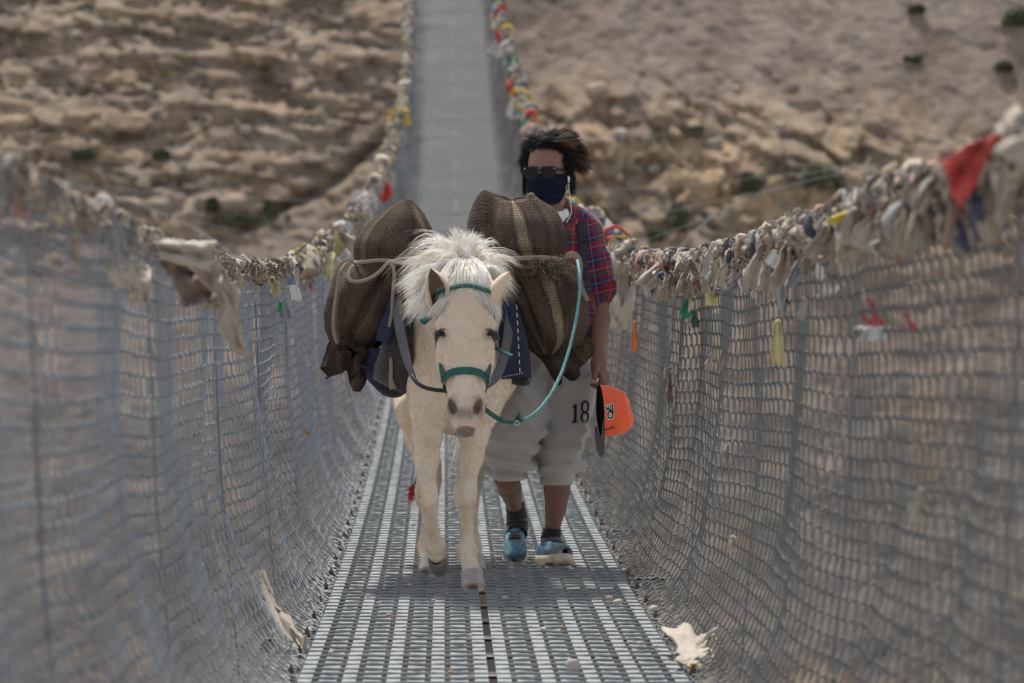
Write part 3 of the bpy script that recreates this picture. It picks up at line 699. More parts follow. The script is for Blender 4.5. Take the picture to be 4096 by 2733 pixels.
mk('forelock', np.concatenate(Vs), np.concatenate(Fs), manem, pony, cols=np.concatenate(Hc))
Vs, Fs, Hc, n0 = [], [], [], 0                    # thin tail hair seen between the legs
r0 = np.array([-.07, 15.15, .95]); n = 160
addhair(*hair(r0+rng.normal(0, .03, (n, 3)), np.array([-.05, 15.25, .38])+rng.normal(0, .04, (n, 3)), np.array([-.06, 15.4, .7])+rng.normal(0, .04, (n, 3)), .0015, .01))
mk('tail', np.concatenate(Vs), np.concatenate(Fs), manem, pony, cols=np.concatenate(Hc))

# ---------------------------------------------------------------- straps
def ribbon(name, pts, wd, nor, mat, parent, th=.0022, loc=None, sub=4, wave=0., cols=None):
    pts = np.array(pts, float); nor = np.array(nor, float)
    if nor.ndim == 1: nor = np.tile(nor, (len(pts), 1))
    wd = np.broadcast_to(wd, (len(pts),)).astype(float)
    K = len(pts); t = np.linspace(0, K-1, (K-1)*sub+1)
    def ip(A):
        if A.ndim == 1: return np.interp(t, range(K), A)
        B = np.stack([np.interp(t, range(K), A[:, k]) for k in range(3)], -1)
        for _ in range(sub): B[1:-1] = (B[:-2]+2*B[1:-1]+B[2:])/4
        return B
    c_, n_, w_ = ip(pts), ip(nor), ip(wd)
    T = nrm(np.gradient(c_, axis=0)); Sd = nrm(np.cross(T, n_)); Nn = np.cross(Sd, T)
    if wave: c_ = c_+Nn*(wave*vn(np.stack([t*.9, t*0, t*0+5], -1)))[:, None]
    rows = [(-1, -1), (-.4, -1.25), (.4, -1.25), (1, -1), (1, 1), (.4, 1.25), (-.4, 1.25), (-1, 1)]
    V = np.stack([c_+Sd*(a*w_/2)[:, None]+Nn*(b*th/2) for a, b in rows], 1); m = 8
    i = np.arange(len(t)*m).reshape(-1, m); a, b = i[:-1], i[1:]
    F = np.stack([a, b, np.roll(b, -1, 1), np.roll(a, -1, 1)], -1).reshape(-1, 4)
    F = np.concatenate([F, [[i[0, 0], i[0, 1], i[0, 2], i[0, 3]], [i[0, 0], i[0, 3], i[0, 4], i[0, 7]], [i[0, 4], i[0, 5], i[0, 6], i[0, 7]], [i[-1, 3], i[-1, 2], i[-1, 1], i[-1, 0]], [i[-1, 7], i[-1, 4], i[-1, 3], i[-1, 0]], [i[-1, 7], i[-1, 6], i[-1, 5], i[-1, 4]]]])
    return mk(name, V.reshape(-1, 3), F, mat, parent, loc=loc)
greenw = M('green_webbing', (.020, .090, .070), .75, noise=[(30, .5, (.038, .145, .115)), (300, .4, (.015, .07, .06))], bump=(420, .7, .002))
greyw = M('grey_strap', (.115, .115, .12), .7, noise=[(20, .5, (.07, .07, .075)), (200, .4)], bump=(200, .4, .002))
blackw = M('black_strap', (.025, .027, .032), .55, noise=[(40, .3)])
ringm = M('steel_ring', (.45, .45, .44), .3, .9)
halter = thing('halter', 'green webbing halter buckled on the head of the cream pony', 'halter', HO)
def onhead(lst, off=.004): return [head_surf(s, a, off) for s, a in lst], [nrm(head_surf(s, a, .03)-head_surf(s, a, 0)) for s, a in lst]
A_ = np.linspace(-.42*np.pi, 1.42*np.pi, 25)
pts, nn_ = onhead([(.715-.035*math.sin(max(0, a if a < np.pi/2 else np.pi-a))*(1 if 0 < a < np.pi else 0)+.0, a) for a in A_], .005)
ribbon('noseband', pts, .027, nn_, greenw, halter, .003)
pts, nn_ = onhead([(.105+.045*abs(math.cos(a)), a) for a in np.linspace(.13*np.pi, .87*np.pi, 15)], .034)
ribbon('headband', pts, .017, nn_, greenw, halter, .003)
for sg in (-1, 1):
    a0 = 0 if sg > 0 else np.pi
    pts, nn_ = onhead([(s, a0+sg*da) for s, da in [(.13, .10), (.22, .05), (.33, .03), (.43, -.02), (.52, .02), (.60, .05), (.68, .12), (.72, .10)]], .007)
    ribbon('cheek_strap', pts, .014, nn_, greenw, halter, .003)
    pts, nn_ = onhead([(.54, a0-sg*.02), (.60, a0+sg*.20), (.66, a0+sg*.36), (.695, a0+sg*.48)], .007)
    ribbon('cross_strap', pts, .015, nn_, greenw, halter, .003)
    c0 = head_surf(.70, a0+sg*.08, .010); b = MB(); a = np.linspace(0, 2*np.pi, 15)
    b.tube(c0+np.stack([0*a+sg*.002, .011*np.cos(a), .011*np.sin(a)], -1), .0022, 6); b.build('ring', ringm, halter, True)
ribbon('loose_end', [P(1000, 718, 13.33), P(985, 728, 13.30), P(968, 740, 13.28)], [.012, .022, .026], (-.1, -1, .2), greenw, halter, .003)
ribbon('loose_end', [P(1130, 742, 13.33), P(1135, 758, 13.30), P(1142, 780, 13.29)], [.012, .016, .022], (.1, -1, .1), greenw, halter, .003)
ribbon('loose_end', [P(1122, 785, 13.30), P(1140, 800, 13.24), P(1160, 810, 13.23), P(1177, 817, 13.22)], [.012, .014, .015, .014], (-.2, -.5, 1), greenw, halter, .004)
b = MB(); a = np.linspace(0, 2*np.pi, 19); c0 = P(1109, 928, 13.14)
b.tube([P(1107, 895, 13.16), P(1108, 910, 13.15), P(1109, 920, 13.14)], .006, 6); b.build('chin_hook', blackw, halter, True)
b = MB(); b.tube(c0+np.stack([.013*np.cos(a), .004*np.cos(a), .015*np.sin(a)-.006], -1), .0024, 6); b.build('ring', ringm, halter, True)

# lead rope
ropem = M('teal_rope', (.055, .215, .215), .7, noise=[(230, .75, (.45, .62, .58)), (120, .5, (.03, .17, .19))], bump=(330, .8, .003))
leadm = greenw
lead = thing('lead_rope', 'teal rope looping from the halter of the pony up to the right hand sack', 'rope', P(1170, 965, 13.2))
def sm_path(pts, n=60, it=8):
    pts = np.array(pts, float); d = np.r_[0, np.cumsum(np.linalg.norm(np.diff(pts, axis=0), axis=1))]; t = np.linspace(0, d[-1], n)
    c_ = np.stack([np.interp(t, d, pts[:, k]) for k in range(3)], -1)
    for _ in range(it): c_[1:-1] = (c_[:-2]+2*c_[1:-1]+c_[2:])/4
    return c_
b = MB(); b.tube(sm_path([P(1200, 964, 13.28), P(1218, 957, 13.30), P(1243, 935, 13.33), P(1268, 900, 13.38), P(1290, 855, 13.44), P(1308, 800, 13.50), P(1322, 740, 13.55), P(1331, 680, 13.58), P(1333, 640, 13.60), P(1329, 615, 13.64), P(1326, 598, 13.70)], 90), .0056, 8)
b.build('rope', ropem, lead, True)
b = MB(); b.tube(sm_path([P(1112, 936, 13.14), P(1120, 946, 13.15), P(1135, 957, 13.18), P(1150, 966, 13.20), P(1165, 968, 13.23), P(1180, 969, 13.25), P(1197, 965, 13.28)], 40, 3), .0062, 8)
b.tube(sm_path([P(1112, 934, 13.16), P(1124, 944, 13.17), P(1140, 956, 13.19), P(1154, 962, 13.2)], 20, 2), .005, 8)
b.build('green_strap', leadm, lead, True)
for (xf, yf) in ((1156, 971), (1187, 971)):
    c0 = P(xf, yf, 13.22); b = MB(); b.tube(c0+np.stack([.008*np.cos(a), .003*np.sin(a), .007*np.sin(a)], -1), .002, 6); b.build('ring', ringm, lead, True)
n = 40; r0 = P(1189, 965, 13.25); V, F = hair(r0+rng.normal(0, .002, (n, 3)), r0+np.array([0, -.005, .012])+rng.normal(0, .011, (n, 3)), r0+np.array([0, 0, .006])+rng.normal(0, .006, (n, 3)), .0013, .001)
mk('frayed_knot', V, F, leadm, lead)
# breast strap
bs = thing('breast_strap', 'grey and black breast strap hanging across the chest of the pony', 'strap', P(1030, 870, 13.6))
ribbon('grey_webbing', [P(912, 680, 13.78), P(914, 720, 13.73), P(922, 770, 13.68), P(932, 815, 13.63), P(942, 850, 13.58), P(950, 868, 13.56)], [.042, .044, .042, .036, .026, .018], (-.55, -.85, .1), greyw, bs, .003, wave=.004)
b = MB(); b.tube(sm_path([P(946, 862, 13.56), P(958, 880, 13.53), P(976, 890, 13.52), P(1000, 895, 13.51), P(1030, 897, 13.52), P(1060, 897, 13.53), P(1090, 893, 13.53), P(1115, 884, 13.53)], 40, 4), .0075, 8); b.build('black_cord', blackw, bs, True)
ribbon('grey_webbing', [P(1112, 884, 13.53), P(1128, 874, 13.55), P(1143, 858, 13.58), P(1153, 835, 13.63), P(1162, 800, 13.68), P(1170, 750, 13.73), P(1174, 705, 13.78)], [.032, .036, .038, .036, .038, .042, .042], (.55, -.85, .1), greyw, bs, .003, wave=.004)

# ---------------------------------------------------------------- pads and cloths on the back
padm = M('dark_felt_pad', (.030, .025, .024), .95, noise=[(60, .5, (.07, .06, .055))], bump=(180, 1, .006), sheen=.3)
bluem = M('navy_cloth', (.020, .023, .046), .85, noise=[(30, .4, (.032, .036, .065)), (400, .4, (.015, .018, .05))], bump=(30, .5, .012))
whitet = M('white_thread', (.62, .62, .60), .8)
def drape(name, sec, y0, y1, th, mat, parent, wav=.012, ny=26, seed=1, taper=0.):
    """a cloth hung over the back: cross-section points (x, z) swept along the body, given thickness"""
    sec = np.array(sec, float); d = np.r_[0, np.cumsum(np.linalg.norm(np.diff(sec, axis=0), axis=1))]; ns = 60; t = np.linspace(0, d[-1], ns)
    S2 = np.stack([np.interp(t, d, sec[:, k]) for k in range(2)], -1)
    for _ in range(6): S2[1:-1] = (S2[:-2]+2*S2[1:-1]+S2[2:])/4
    yy = np.linspace(y0, y1, ny); G = np.zeros((ns, ny, 3)); u = t/d[-1]
    edge = np.minimum(u, 1-u)*2
    for j, y in enumerate(yy):
        G[:, j, 0] = S2[:, 0]; G[:, j, 1] = y+taper*(1-edge)*(1-2*j/(ny-1)); G[:, j, 2] = S2[:, 1]
    nz = fbm(np.stack([G[..., 0]*7, G[..., 1]*9, G[..., 2]*4+seed*5], -1), 3)
    w = (1-edge)[:, None]*wav
    G[..., 0] += nz*w*1.5; G[..., 1] += vn(np.stack([G[..., 2]*14, G[..., 0]*6, G[..., 1]*0+seed], -1))*w; G[..., 2] += nz*w*.8
    du = np.gradient(G, axis=0); dv = np.gradient(G, axis=1); N_ = nrm(np.cross(du, dv))
    A = (G+N_*th/2).reshape(-1, 3); B = (G-N_*th/2).reshape(-1, 3); n0_ = len(A); F = gridF(ns, ny); idx = np.arange(n0_).reshape(ns, ny)
    rim = np.array(list(idx[:, 0])+list(idx[-1, 1:])+list(idx[::-1, -1][1:])+list(idx[0, ::-1][1:]))
    Fr = np.stack([rim[:-1], rim[:-1]+n0_, rim[1:]+n0_, rim[1:]], 1)
    return mk(name, np.concatenate([A, B]), np.concatenate([F, F[:, ::-1]+n0_, Fr]), mat, parent)
pad = thing('saddle_pad', 'dark shaggy felt pad draped over the back of the pony under the sacks', 'pad', (-.07, 14.1, 1.0))
drape('felt', [(-.375, .745), (-.36, .70), (-.29, .675), (-.245, .74), (-.262, .88), (-.235, 1.02), (-.15, 1.10), (-.07, 1.13), (.02, 1.10), (.075, 1.02), (.10, .88), (.10, .78), (.14, .715), (.18, .74)], 13.86, 14.62, .036, padm, pad, .02)
ribbon('felt_edge', [P(918, 690, 13.84), P(916, 740, 13.82), P(912, 800, 13.80), P(905, 850, 13.80), P(893, 885, 13.82)], [.05, .09, .11, .14, .12], (-.35, -1, 0), padm, pad, .03, wave=.01)
ribbon('felt_edge', [P(1160, 700, 13.86), P(1163, 760, 13.84), P(1170, 820, 13.82), P(1186, 862, 13.82)], [.05, .09, .10, .12], (.35, -1, 0), padm, pad, .03, wave=.01)
cl = thing('blue_cloth', 'navy blue cloth with white stitching layered over the dark saddle pad', 'cloth', (-.07, 14.1, 1.0))
drape('cloth', [(-.44, .79), (-.425, .76), (-.355, .80), (-.30, .93), (-.27, 1.03), (-.17, 1.13), (-.07, 1.155), (.03, 1.13), (.10, 1.04), (.135, .92), (.165, .80), (.175, .745)], 13.80, 14.5, .006, bluem, cl, .022, seed=3, taper=.02)
mb = ribbon('front_flap', [P(903, 690, 13.80), P(898, 720, 13.78), P(888, 755, 13.77), P(878, 785, 13.77)], [.03, .045, .06, .05], (-.4, -.9, 0), bluem, cl, .004, wave=.01)
mb = ribbon('front_flap', [P(1163, 690, 13.79), P(1170, 730, 13.75), P(1178, 780, 13.73), P(1184, 830, 13.72), P(1186, 868, 13.72)], [.055, .085, .105, .11, .11], (.25, -1, 0), bluem, cl, .004, wave=.008)
mb = ribbon('front_flap', [P(868, 800, 13.85), P(866, 830, 13.84), P(872, 862, 13.84), P(880, 888, 13.85)], [.06, .10, .10, .05], (-.25, -1, 0), bluem, cl, .005, wave=.012)
b = MB()
for k in range(9):
    p0 = P(1186+.9*k, 700+18*k, 13.715-.001*k); p1 = P(1187+.9*k, 710+18*k, 13.714-.001*k); b.tube([p0, p1], .0014, 4)
for k in range(9):
    b.tube([P(1150+6*k, 866-1.2*k, 13.708), P(1152.5+6*k, 865.5-1.2*k, 13.708)], .0014, 4)
b.build('stitching', whitet, cl)

# ================================================================ SACKS
def sack_material():
    m = bpy.data.materials.new('woven_wool'); m.use_nodes = True; t = m.node_tree; N, L = t.nodes, t.links; b = N['Principled BSDF']
    b.inputs['Roughness'].default_value = .95; b.inputs['Specular IOR Level'].default_value = .05
    a = N.new('ShaderNodeAttribute'); a.attribute_name = 'uvp'; ca = N.new('ShaderNodeAttribute'); ca.attribute_name = 'col'
    def noise(sc, st):
        mp = N.new('ShaderNodeMapping'); mp.inputs['Scale'].default_value = st; L.new(a.outputs['Vector'], mp.inputs[0])
        n = N.new('ShaderNodeTexNoise'); n.inputs['Scale'].default_value = sc; n.inputs['Detail'].default_value = 3; L.new(mp.outputs[0], n.inputs['Vector']); return n.outputs[0]
    def mr(x, a0, a1, b0, b1):
        r = N.new('ShaderNodeMapRange'); r.inputs[1].default_value = a0; r.inputs[2].default_value = a1; r.inputs[3].default_value = b0; r.inputs[4].default_value = b1; L.new(x, r.inputs[0]); return r.outputs[0]
    def mul(c, f):
        x = N.new('ShaderNodeMix'); x.data_type = 'RGBA'; x.blend_type = 'MULTIPLY'; x.inputs[0].default_value = 1; L.new(c, x.inputs[6]); L.new(f, x.inputs[7]); return x.outputs[2]
    sepx = N.new('ShaderNodeSeparateXYZ'); L.new(a.outputs['Vector'], sepx.inputs[0])
    wv = N.new('ShaderNodeMath'); wv.operation = 'SINE'; k = N.new('ShaderNodeMath'); k.operation = 'MULTIPLY'; k.inputs[1].default_value = 2*math.pi/.0085
    L.new(sepx.outputs[1], k.inputs[0]); L.new(k.outputs[0], wv.inputs[0]); rib = mr(wv.outputs[0], -1, 1, .78, 1.2)
    wv2 = N.new('ShaderNodeMath'); wv2.operation = 'SINE'; k2 = N.new('ShaderNodeMath'); k2.operation = 'MULTIPLY'; k2.inputs[1].default_value = 2*math.pi/.009
    L.new(sepx.outputs[0], k2.inputs[0]); L.new(k2.outputs[0], wv2.inputs[0]); rib2 = mr(wv2.outputs[0], -1, 1, .9, 1.08)
    c = mul(ca.outputs['Color'], mr(noise(1, (170, 260, 1)), .32, .70, .30, 2.0)); c = mul(c, rib); c = mul(c, rib2); c = mul(c, mr(noise(1, (9, 9, 1)), .3, .7, .7, 1.3))
    L.new(c, b.inputs['Base Color'])
    u = N.new('ShaderNodeBump'); u.inputs['Strength'].default_value = .8; u.inputs['Distance'].default_value = .004; L.new(noise(1, (190, 260, 1)), u.inputs['Height']); L.new(u.outputs[0], b.inputs['Normal'])
    return m
woolm = sack_material()
WB = np.array([.062, .046, .035]); WT = np.array([.165, .125, .083]); WD = np.array([.045, .030, .022])
def sack(rings, Yc, dep, peaks, stripes, name, parent, seed, lean=0., crease=()):
    """rings: (y in photo, left, right); depth half-size dep(t); stripes (position, half width, colour)"""
    r = np.array(rings, float); K = 110; m = 150
    d = r[:, 0]; yy = np.linspace(d[0], d[-1], K); xl = np.interp(yy, d, r[:, 1]); xr = np.interp(yy, d, r[:, 2])
    for _ in range(2): xl[1:-1] = (xl[:-2]+2*xl[1:-1]+xl[2:])/4; xr[1:-1] = (xr[:-2]+2*xr[1:-1]+xr[2:])/4
    th = np.linspace(0, 2*np.pi, m, endpoint=False); V = np.zeros((K, m, 3)); C = np.zeros((K, m, 3)); UV = np.zeros((K, m, 2))
    f = (1-np.cos(th))/2                      # 0 left edge .. 1 right edge (front half 0..pi)
    dda = np.array([dep(k/(K-1)) for k in range(K)]); exa = np.interp(np.linspace(0, 1, K), [0, .12, .4, 1], [1.25, .95, .85, .95])
    for _ in range(40): exa[1:-1] = (exa[:-2]+2*exa[1:-1]+exa[2:])/4
    for _ in range(14): dda[1:-1] = (dda[:-2]+2*dda[1:-1]+dda[2:])/4
    for k in range(K):
        t = k/(K-1); cx = (xl[k]+xr[k])/2; hw = (xr[k]-xl[k])/2*Yc/FP; dd = dda[k]; ex = exa[k]
        x = -np.sign(np.cos(th))*np.abs(np.cos(th))**ex*hw; y = -np.sign(np.sin(th))*np.abs(np.sin(th))**ex*dd
        p0 = P(cx, yy[k], Yc); V[k, :, 0] = p0[0]+x; V[k, :, 1] = Yc+y+lean*(1-t); V[k, :, 2] = p0[2]
        UV[k, :, 0] = np.where(th < np.pi, f, 2-f)*.40; UV[k, :, 1] = -p0[2]
    nz = fbm(V*5+seed*3.3, 3); N_ = np.stack([V[..., 0]-V[..., 0].mean(1, keepdims=True), V[..., 1]-Yc, 0*V[..., 0]], -1); N_ = nrm(N_)
    tt = np.linspace(0, 1, K)[:, None]; env = np.sin(np.pi*np.clip(tt, .02, .98))**.5
    V += N_*(nz*.012*env)[..., None]
    # vertical puckers near the rope and near the tied end
    pk = np.exp(-((tt-peaks['rope'])/.055)**2); V += N_*(-.012*pk*(1+.4*np.sin(th*9+seed)))[..., None]
    pk2 = sm(tt, .86, 1.); V += N_*(.010*pk2*np.sin(th*13+seed))[..., None]
    V += N_*(.0012*np.sin(th*7+tt*5+seed)*env)[..., None]
    fx = np.where(th < np.pi, f, 2-f)
    for (c0, c1, wd, am) in crease:
        cc = c0+(c1-c0)*tt; V -= N_*(am*np.exp(-((fx-cc)/wd)**2)*env)[..., None]
    for (x0, y0, wx_, hz, dy) in peaks['pts']:
        p0 = P(x0, y0, Yc); w = np.exp(-((V[..., 0]-p0[0])/wx_)**2-((V[..., 1]-(Yc+dy))/.09)**2)*sm(-tt, -.20, 0); V[..., 2] += hz*w
    C[:] = WB*(1+.25*nz[..., None]); 
    for (c0, c1, hw_, col_) in stripes:
        cc = c0+(c1-c0)*tt; w = sm(-np.abs(fx-cc), -hw_-.008, -hw_+.004); C = C*(1-w[..., None])+col_*w[..., None]
    # close the top and the bottom
    V = V.reshape(-1, 3); top = V[:m].mean(0); bot = V[-m:].mean(0)
    ir = [np.arange(m)]; Vx = [V]; Cx = [C.reshape(-1, 3)]; Ux = [UV.reshape(-1, 2)]; F = [gridF(K, m, True)]; n_ = K*m
    for base, ctr in ((0, top), ((K-1)*m, bot)):
        ring = V[base:base+m]; prev = np.arange(base, base+m)
        for q in (.6, .2):
            Vx.append(ctr+(ring-ctr)*q); Cx.append(Cx[0][base:base+m]); Ux.append(Ux[0][base:base+m]); cur_ = np.arange(n_, n_+m); n_ += m
            a, b_ = (cur_, prev) if base == 0 else (prev, cur_)
            F.append(np.stack([a, b_, np.roll(b_, -1), np.roll(a, -1)], 1)); prev = cur_
        h_ = m//2; j = np.arange(h_-1); q4 = np.stack([prev[j], prev[j+1], prev[m-2-j], prev[m-1-j]], 1); F.append(q4[:-1] if base else q4[:-1, ::-1])
    return mk(name, np.concatenate(Vx), np.concatenate(F)[:, ::-1], woolm, parent, cols=np.concatenate(Cx), uv=np.concatenate(Ux))
def dep(pts): return lambda t: float(np.interp(t, [p[0] for p in pts], [p[1] for p in pts]))
Ls = thing('sack', 'brown striped woollen sack on the left flank of the pony, one corner up', 'sack', P(860, 700, 14.05), 'woven sacks slung on the pony')
sack([(458, 925, 942), (464, 912, 951), (474, 894, 962), (490, 870, 974), (520, 838, 990), (548, 817, 1003), (572, 809, 1008), (594, 806, 1000), (612, 790, 975), (640, 768, 950), (680, 752, 940), (720, 745, 930), (755, 747, 908), (780, 757, 888), (798, 774, 868), (812, 796, 850)],
     13.98, dep([(0, .02), (.1, .09), (.3, .15), (.38, .13), (.6, .20), (.85, .17), (1, .09)]), dict(rope=.385, pts=[]),
     [(.13, .16, .035, WT*.75), (.40, .24, .006, WD), (.86, .93, .03, WT*.8), (.62, .64, .005, WD), (.24, .20, .006, WT*.45)], 'sack_body', Ls, 2, 0, crease=[(.86, .34, .05, .042)])
Rs = thing('sack', 'bulging brown sack with tan stripes on the right flank of the pony, two corners', 'sack', P(1210, 680, 14.05), 'woven sacks slung on the pony')
sack([(466, 1100, 1250), (472, 1090, 1266), (484, 1082, 1280), (505, 1075, 1292), (535, 1072, 1301), (562, 1077, 1303), (588, 1096, 1301), (612, 1112, 1326), (650, 1130, 1343), (700, 1150, 1351), (740, 1168, 1351), (770, 1186, 1343), (795, 1206, 1324), (812, 1232, 1288)],
     13.98, dep([(0, .07), (.1, .15), (.3, .20), (.36, .17), (.6, .22), (.85, .18), (1, .10)]), dict(rope=.355, pts=[(1110, 460, .040, .050, -.05), (1220, 460, .035, .034, .03)]),
     [(.52, .62, .045, WT), (.44, .56, .006, WD), (.61, .69, .006, WD), (.30, .40, .006, WT*.5), (.02, .03, .02, WT*.5), (.86, .88, .02, WT*.42), (.80, .82, .005, WD)], 'sack_body', Rs, 5, 0, crease=[(.22, .34, .035, .022), (.78, .72, .03, .016)])
# tied ends: gathered collar of cloth below each knot
def tied_end(par, top, tip, r0, r1, fl, seed, name='tied_end'):
    top = np.array(top); tip = np.array(tip); ax = nrm(tip-top); sd_ = nrm(np.cross(ax, [0, 1., 0])); fw = np.cross(ax, sd_); K, m = 36, 72; V = []; C = []; UV = []
    for k in range(K):
        t = k/(K-1); rad = np.interp(t, [0, .12, .3, .7, 1], [r0*.6, r0, r0*.8, r1, r1*.9])
        for j in range(m):
            a = 2*np.pi*j/m; fld = 1+fl*t*math.sin(a*4+seed+t*2)+.35*fl*math.sin(a*9+seed*2+t*3)
            wob = .018*t*math.sin(a*2+seed)
            V.append(top+(tip-top)*(t+.10*t*math.sin(a*3+seed*1.7))+sd_*math.cos(a)*rad*fld*1.15+fw*math.sin(a)*rad*fld*.75+ax*wob); C.append(WB*.75*(1+.3*math.sin(a*3+seed))+(WT*.35*max(0, math.sin(a*2+seed)-.75))); UV.append((a*.06, t*.15))
    V = np.array(V); V += .014*np.stack([vn(V*16+q) for q in (1., 4., 8.)], -1)
    F = gridF(K, m, True); n_ = len(V); ring = V[-m:]; c_ = ring.mean(0)-ax*.05; V2 = c_+(ring-c_)*.35; i = np.arange(n_-m, n_); jn = np.arange(n_, n_+m)
    F = np.concatenate([F, np.stack([i, jn, np.roll(jn, -1), np.roll(i, -1)], 1)])
    mk(name, np.concatenate([V, V2]), F[:, ::-1], woolm, par, cols=np.clip(np.array(C+C[-m:]), .01, 1), uv=np.array(UV+UV[-m:]))
tied_end(Ls, P(815, 770, 13.95), P(780, 862, 13.93), .070, .062, .30, 1.)
tied_end(Ls, P(840, 775, 13.97), P(800, 818, 13.82), .045, .05, .30, 2.3)
tied_end(Rs, P(1268, 785, 13.98), P(1305, 862, 13.96), .065, .055, .25, 3.1)
tied_end(Rs, P(1300, 775, 14.02), P(1332, 832, 14.0), .058, .052, .22, 5.1)
b = MB(); pts = sm_path([P(1214, 458, 14.0), P(1217, 448, 14.0), P(1222, 447, 14.0), P(1224, 458, 14.0)], 14, 2); b.tube(pts, .010, 8); b.build('corner_knot', M('brown_tuft', (.20, .14, .09), .95, noise=[(90, .6)]), Rs, True)
# frayed dark hole with pulled yarns
n = 260; c0 = P(1258, 612, 13.76); rt = c0+rng.normal(0, 1, (n, 3))*np.array([.042, .006, .014]); V, F = hair(rt, rt+rng.normal(0, .022, (n, 3))+np.array([0, -.008, -.012]), rt+rng.normal(0, .012, (n, 3))+np.array([0, -.02, 0]), .0014, .003)
mk('frayed_yarn', V, F, M('frayed_wool', (.045, .032, .025), .95, noise=[(40, .7, (.35, .26, .16))]), Rs)
# lashing ropes
lashm = M('hemp_strap', (.28, .22, .165), .9, noise=[(60, .5, (.20, .155, .11)), (300, .4)], bump=(300, .7, .002))
la = thing('lashing_rope', 'thin tan strap knotted in loops around the left sack', 'rope', P(860, 600, 13.8), 'straps lashing the sacks')
ribbon('strap', [P(1000, 592, 13.90), P(975, 600, 13.83), P(945, 602, 13.80), P(915, 603, 13.79), P(895, 598, 13.79), P(870, 597, 13.80), P(845, 600, 13.80), P(820, 603, 13.84), P(806, 600, 13.95)], .013, (0, -1, .1), lashm, la, .005)
ribbon('strap', [P(800, 600, 13.86), P(782, 618, 13.83), P(775, 660, 13.80), P(765, 720, 13.79), P(766, 765, 13.80), P(775, 790, 13.82)], .012, (-.3, -1, .1), lashm, la, .005)
ribbon('loop', [P(905, 600, 13.78), P(890, 602, 13.77), P(875, 622, 13.76), P(850, 640, 13.75), P(822, 648, 13.75), P(800, 644, 13.76), P(800, 625, 13.78), P(812, 608, 13.80)], .012, (-.1, -1, .2), lashm, la, .005)
ribbon('loose_end', [P(893, 600, 13.78), P(905, 612, 13.78), P(906, 640, 13.77), P(900, 690, 13.76), P(901, 720, 13.76), P(893, 750, 13.76)], .012, (0, -1, 0), lashm, la, .005)
ribbon('loose_end', [P(897, 820, 13.78), P(899, 845, 13.77), P(896, 870, 13.77), P(903, 893, 13.77)], [.012, .013, .015, .026], (0, -1, 0), lashm, la, .006)
ribbon('loop', [P(812, 600, 13.83), P(795, 594, 13.83), P(776, 610, 13.83), P(765, 640, 13.84), P(762, 665, 13.86)], .012, (-.3, -1, .1), lashm, la, .005)
lb = thing('lashing_rope', 'flat tan strap cinched across the right sack with a worn loop at its edge', 'rope', P(1230, 590, 13.8), 'straps lashing the sacks')
ribbon('strap', [P(1095, 590, 13.90), P(1115, 592, 13.82), P(1150, 594, 13.77), P(1190, 593, 13.755), P(1230, 591, 13.76), P(1265, 592, 13.78), P(1292, 598, 13.83), P(1303, 600, 13.95)], .016, (0, -1, .1), lashm, lb, .005)
ribbon('loop', [P(1290, 600, 13.80), P(1300, 590, 13.78), P(1313, 582, 13.77), P(1326, 590, 13.78), P(1332, 612, 13.79), P(1328, 640, 13.80), P(1336, 665, 13.80), P(1350, 690, 13.79)], [.012, .018, .024, .026, .024, .020, .016, .014], (-.2, -1, .1), lashm, lb, .006)
tk = thing('tassel', 'red frayed tassel hanging behind the front leg of the pony', 'tassel', P(950, 1110, 14.2))
b = MB(); b.tube([P(975, 1000, 14.25), P(968, 1060, 14.22), P(955, 1105, 14.2), P(948, 1122, 14.2)], .006, 6); b.build('cord', M('brown_cord', (.12, .06, .04), .9), tk, True)
n = 90; r0 = P(948, 1120, 14.2); V, F = hair(r0+rng.normal(0, .006, (n, 3)), P(944, 1142, 14.2)+rng.normal(0, .015, (n, 3)), P(946, 1130, 14.2)+rng.normal(0, .012, (n, 3)), .0016, .003); mk('fringe', V, F, M('red_yarn', (.42, .045, .03), .9), tk)
# ================================================================ PERSON
person = thing('person', 'walking person in red plaid shirt, grey rolled-up sweatpants, sunglasses and navy face mask', 'person', (.27, 14.75, 0))
skinm = M('brown_skin', (1, 1, 1), .55, attr=True, noise=[(60, .25, (.20, .10, .065))], bump=(400, .25, .001), sss=.03, spec=.4)
SK = np.array([.165, .077, .050]); SKl = np.array([.225, .110, .072])
h = .0052
B = SDF((-.04, 14.35, -.02), (.56, 15.15, 1.68), h)
YAW = R(17); HF = np.array([-math.sin(YAW), -math.cos(YAW), 0]); HR = np.array([math.cos(YAW), -math.sin(YAW), 0]); HC = np.array([.262, 14.73, 1.515])
Rh = np.stack([HR, HF, np.array([0, 0, 1.])], 1)
def hd_(a, b, c): return HC+HR*a+HF*b+np.array([0, 0, c])
B.ell(hd_(0, -.010, .028), (.074, .094, .094), .01, Rm=Rh)
B.ell(hd_(0, .028, -.040), (.061, .066, .085), .03, Rm=Rh)
B.ell(hd_(0, .070, -.108), (.024, .022, .020), .02, Rm=Rh)
B.ell(hd_(0, .082, .018), (.052, .010, .009), .014, Rm=Rh)                # brow
for sg in (-1, 1):
    B.ell(hd_(sg*.031, .094, -.006), (.017, .010, .012), .010, Rm=Rh, sub=True)
    B.ell(hd_(sg*.031, .079, -.007), (.0125, .0125, .0125), .004, Rm=Rh)
    B.ell(hd_(sg*.042, .062, -.030), (.018, .012, .014), .015, Rm=Rh)     # cheekbone
    B.ell(hd_(sg*.076, -.012, -.022), (.009, .019, .033), .006, Rm=Rh)    # ear
    B.ell(hd_(sg*.084, -.006, -.018), (.006, .010, .017), .005, Rm=Rh, sub=True)
B.seg(hd_(0, .088, .005), hd_(0, .108, -.034), .008, .012, .010)
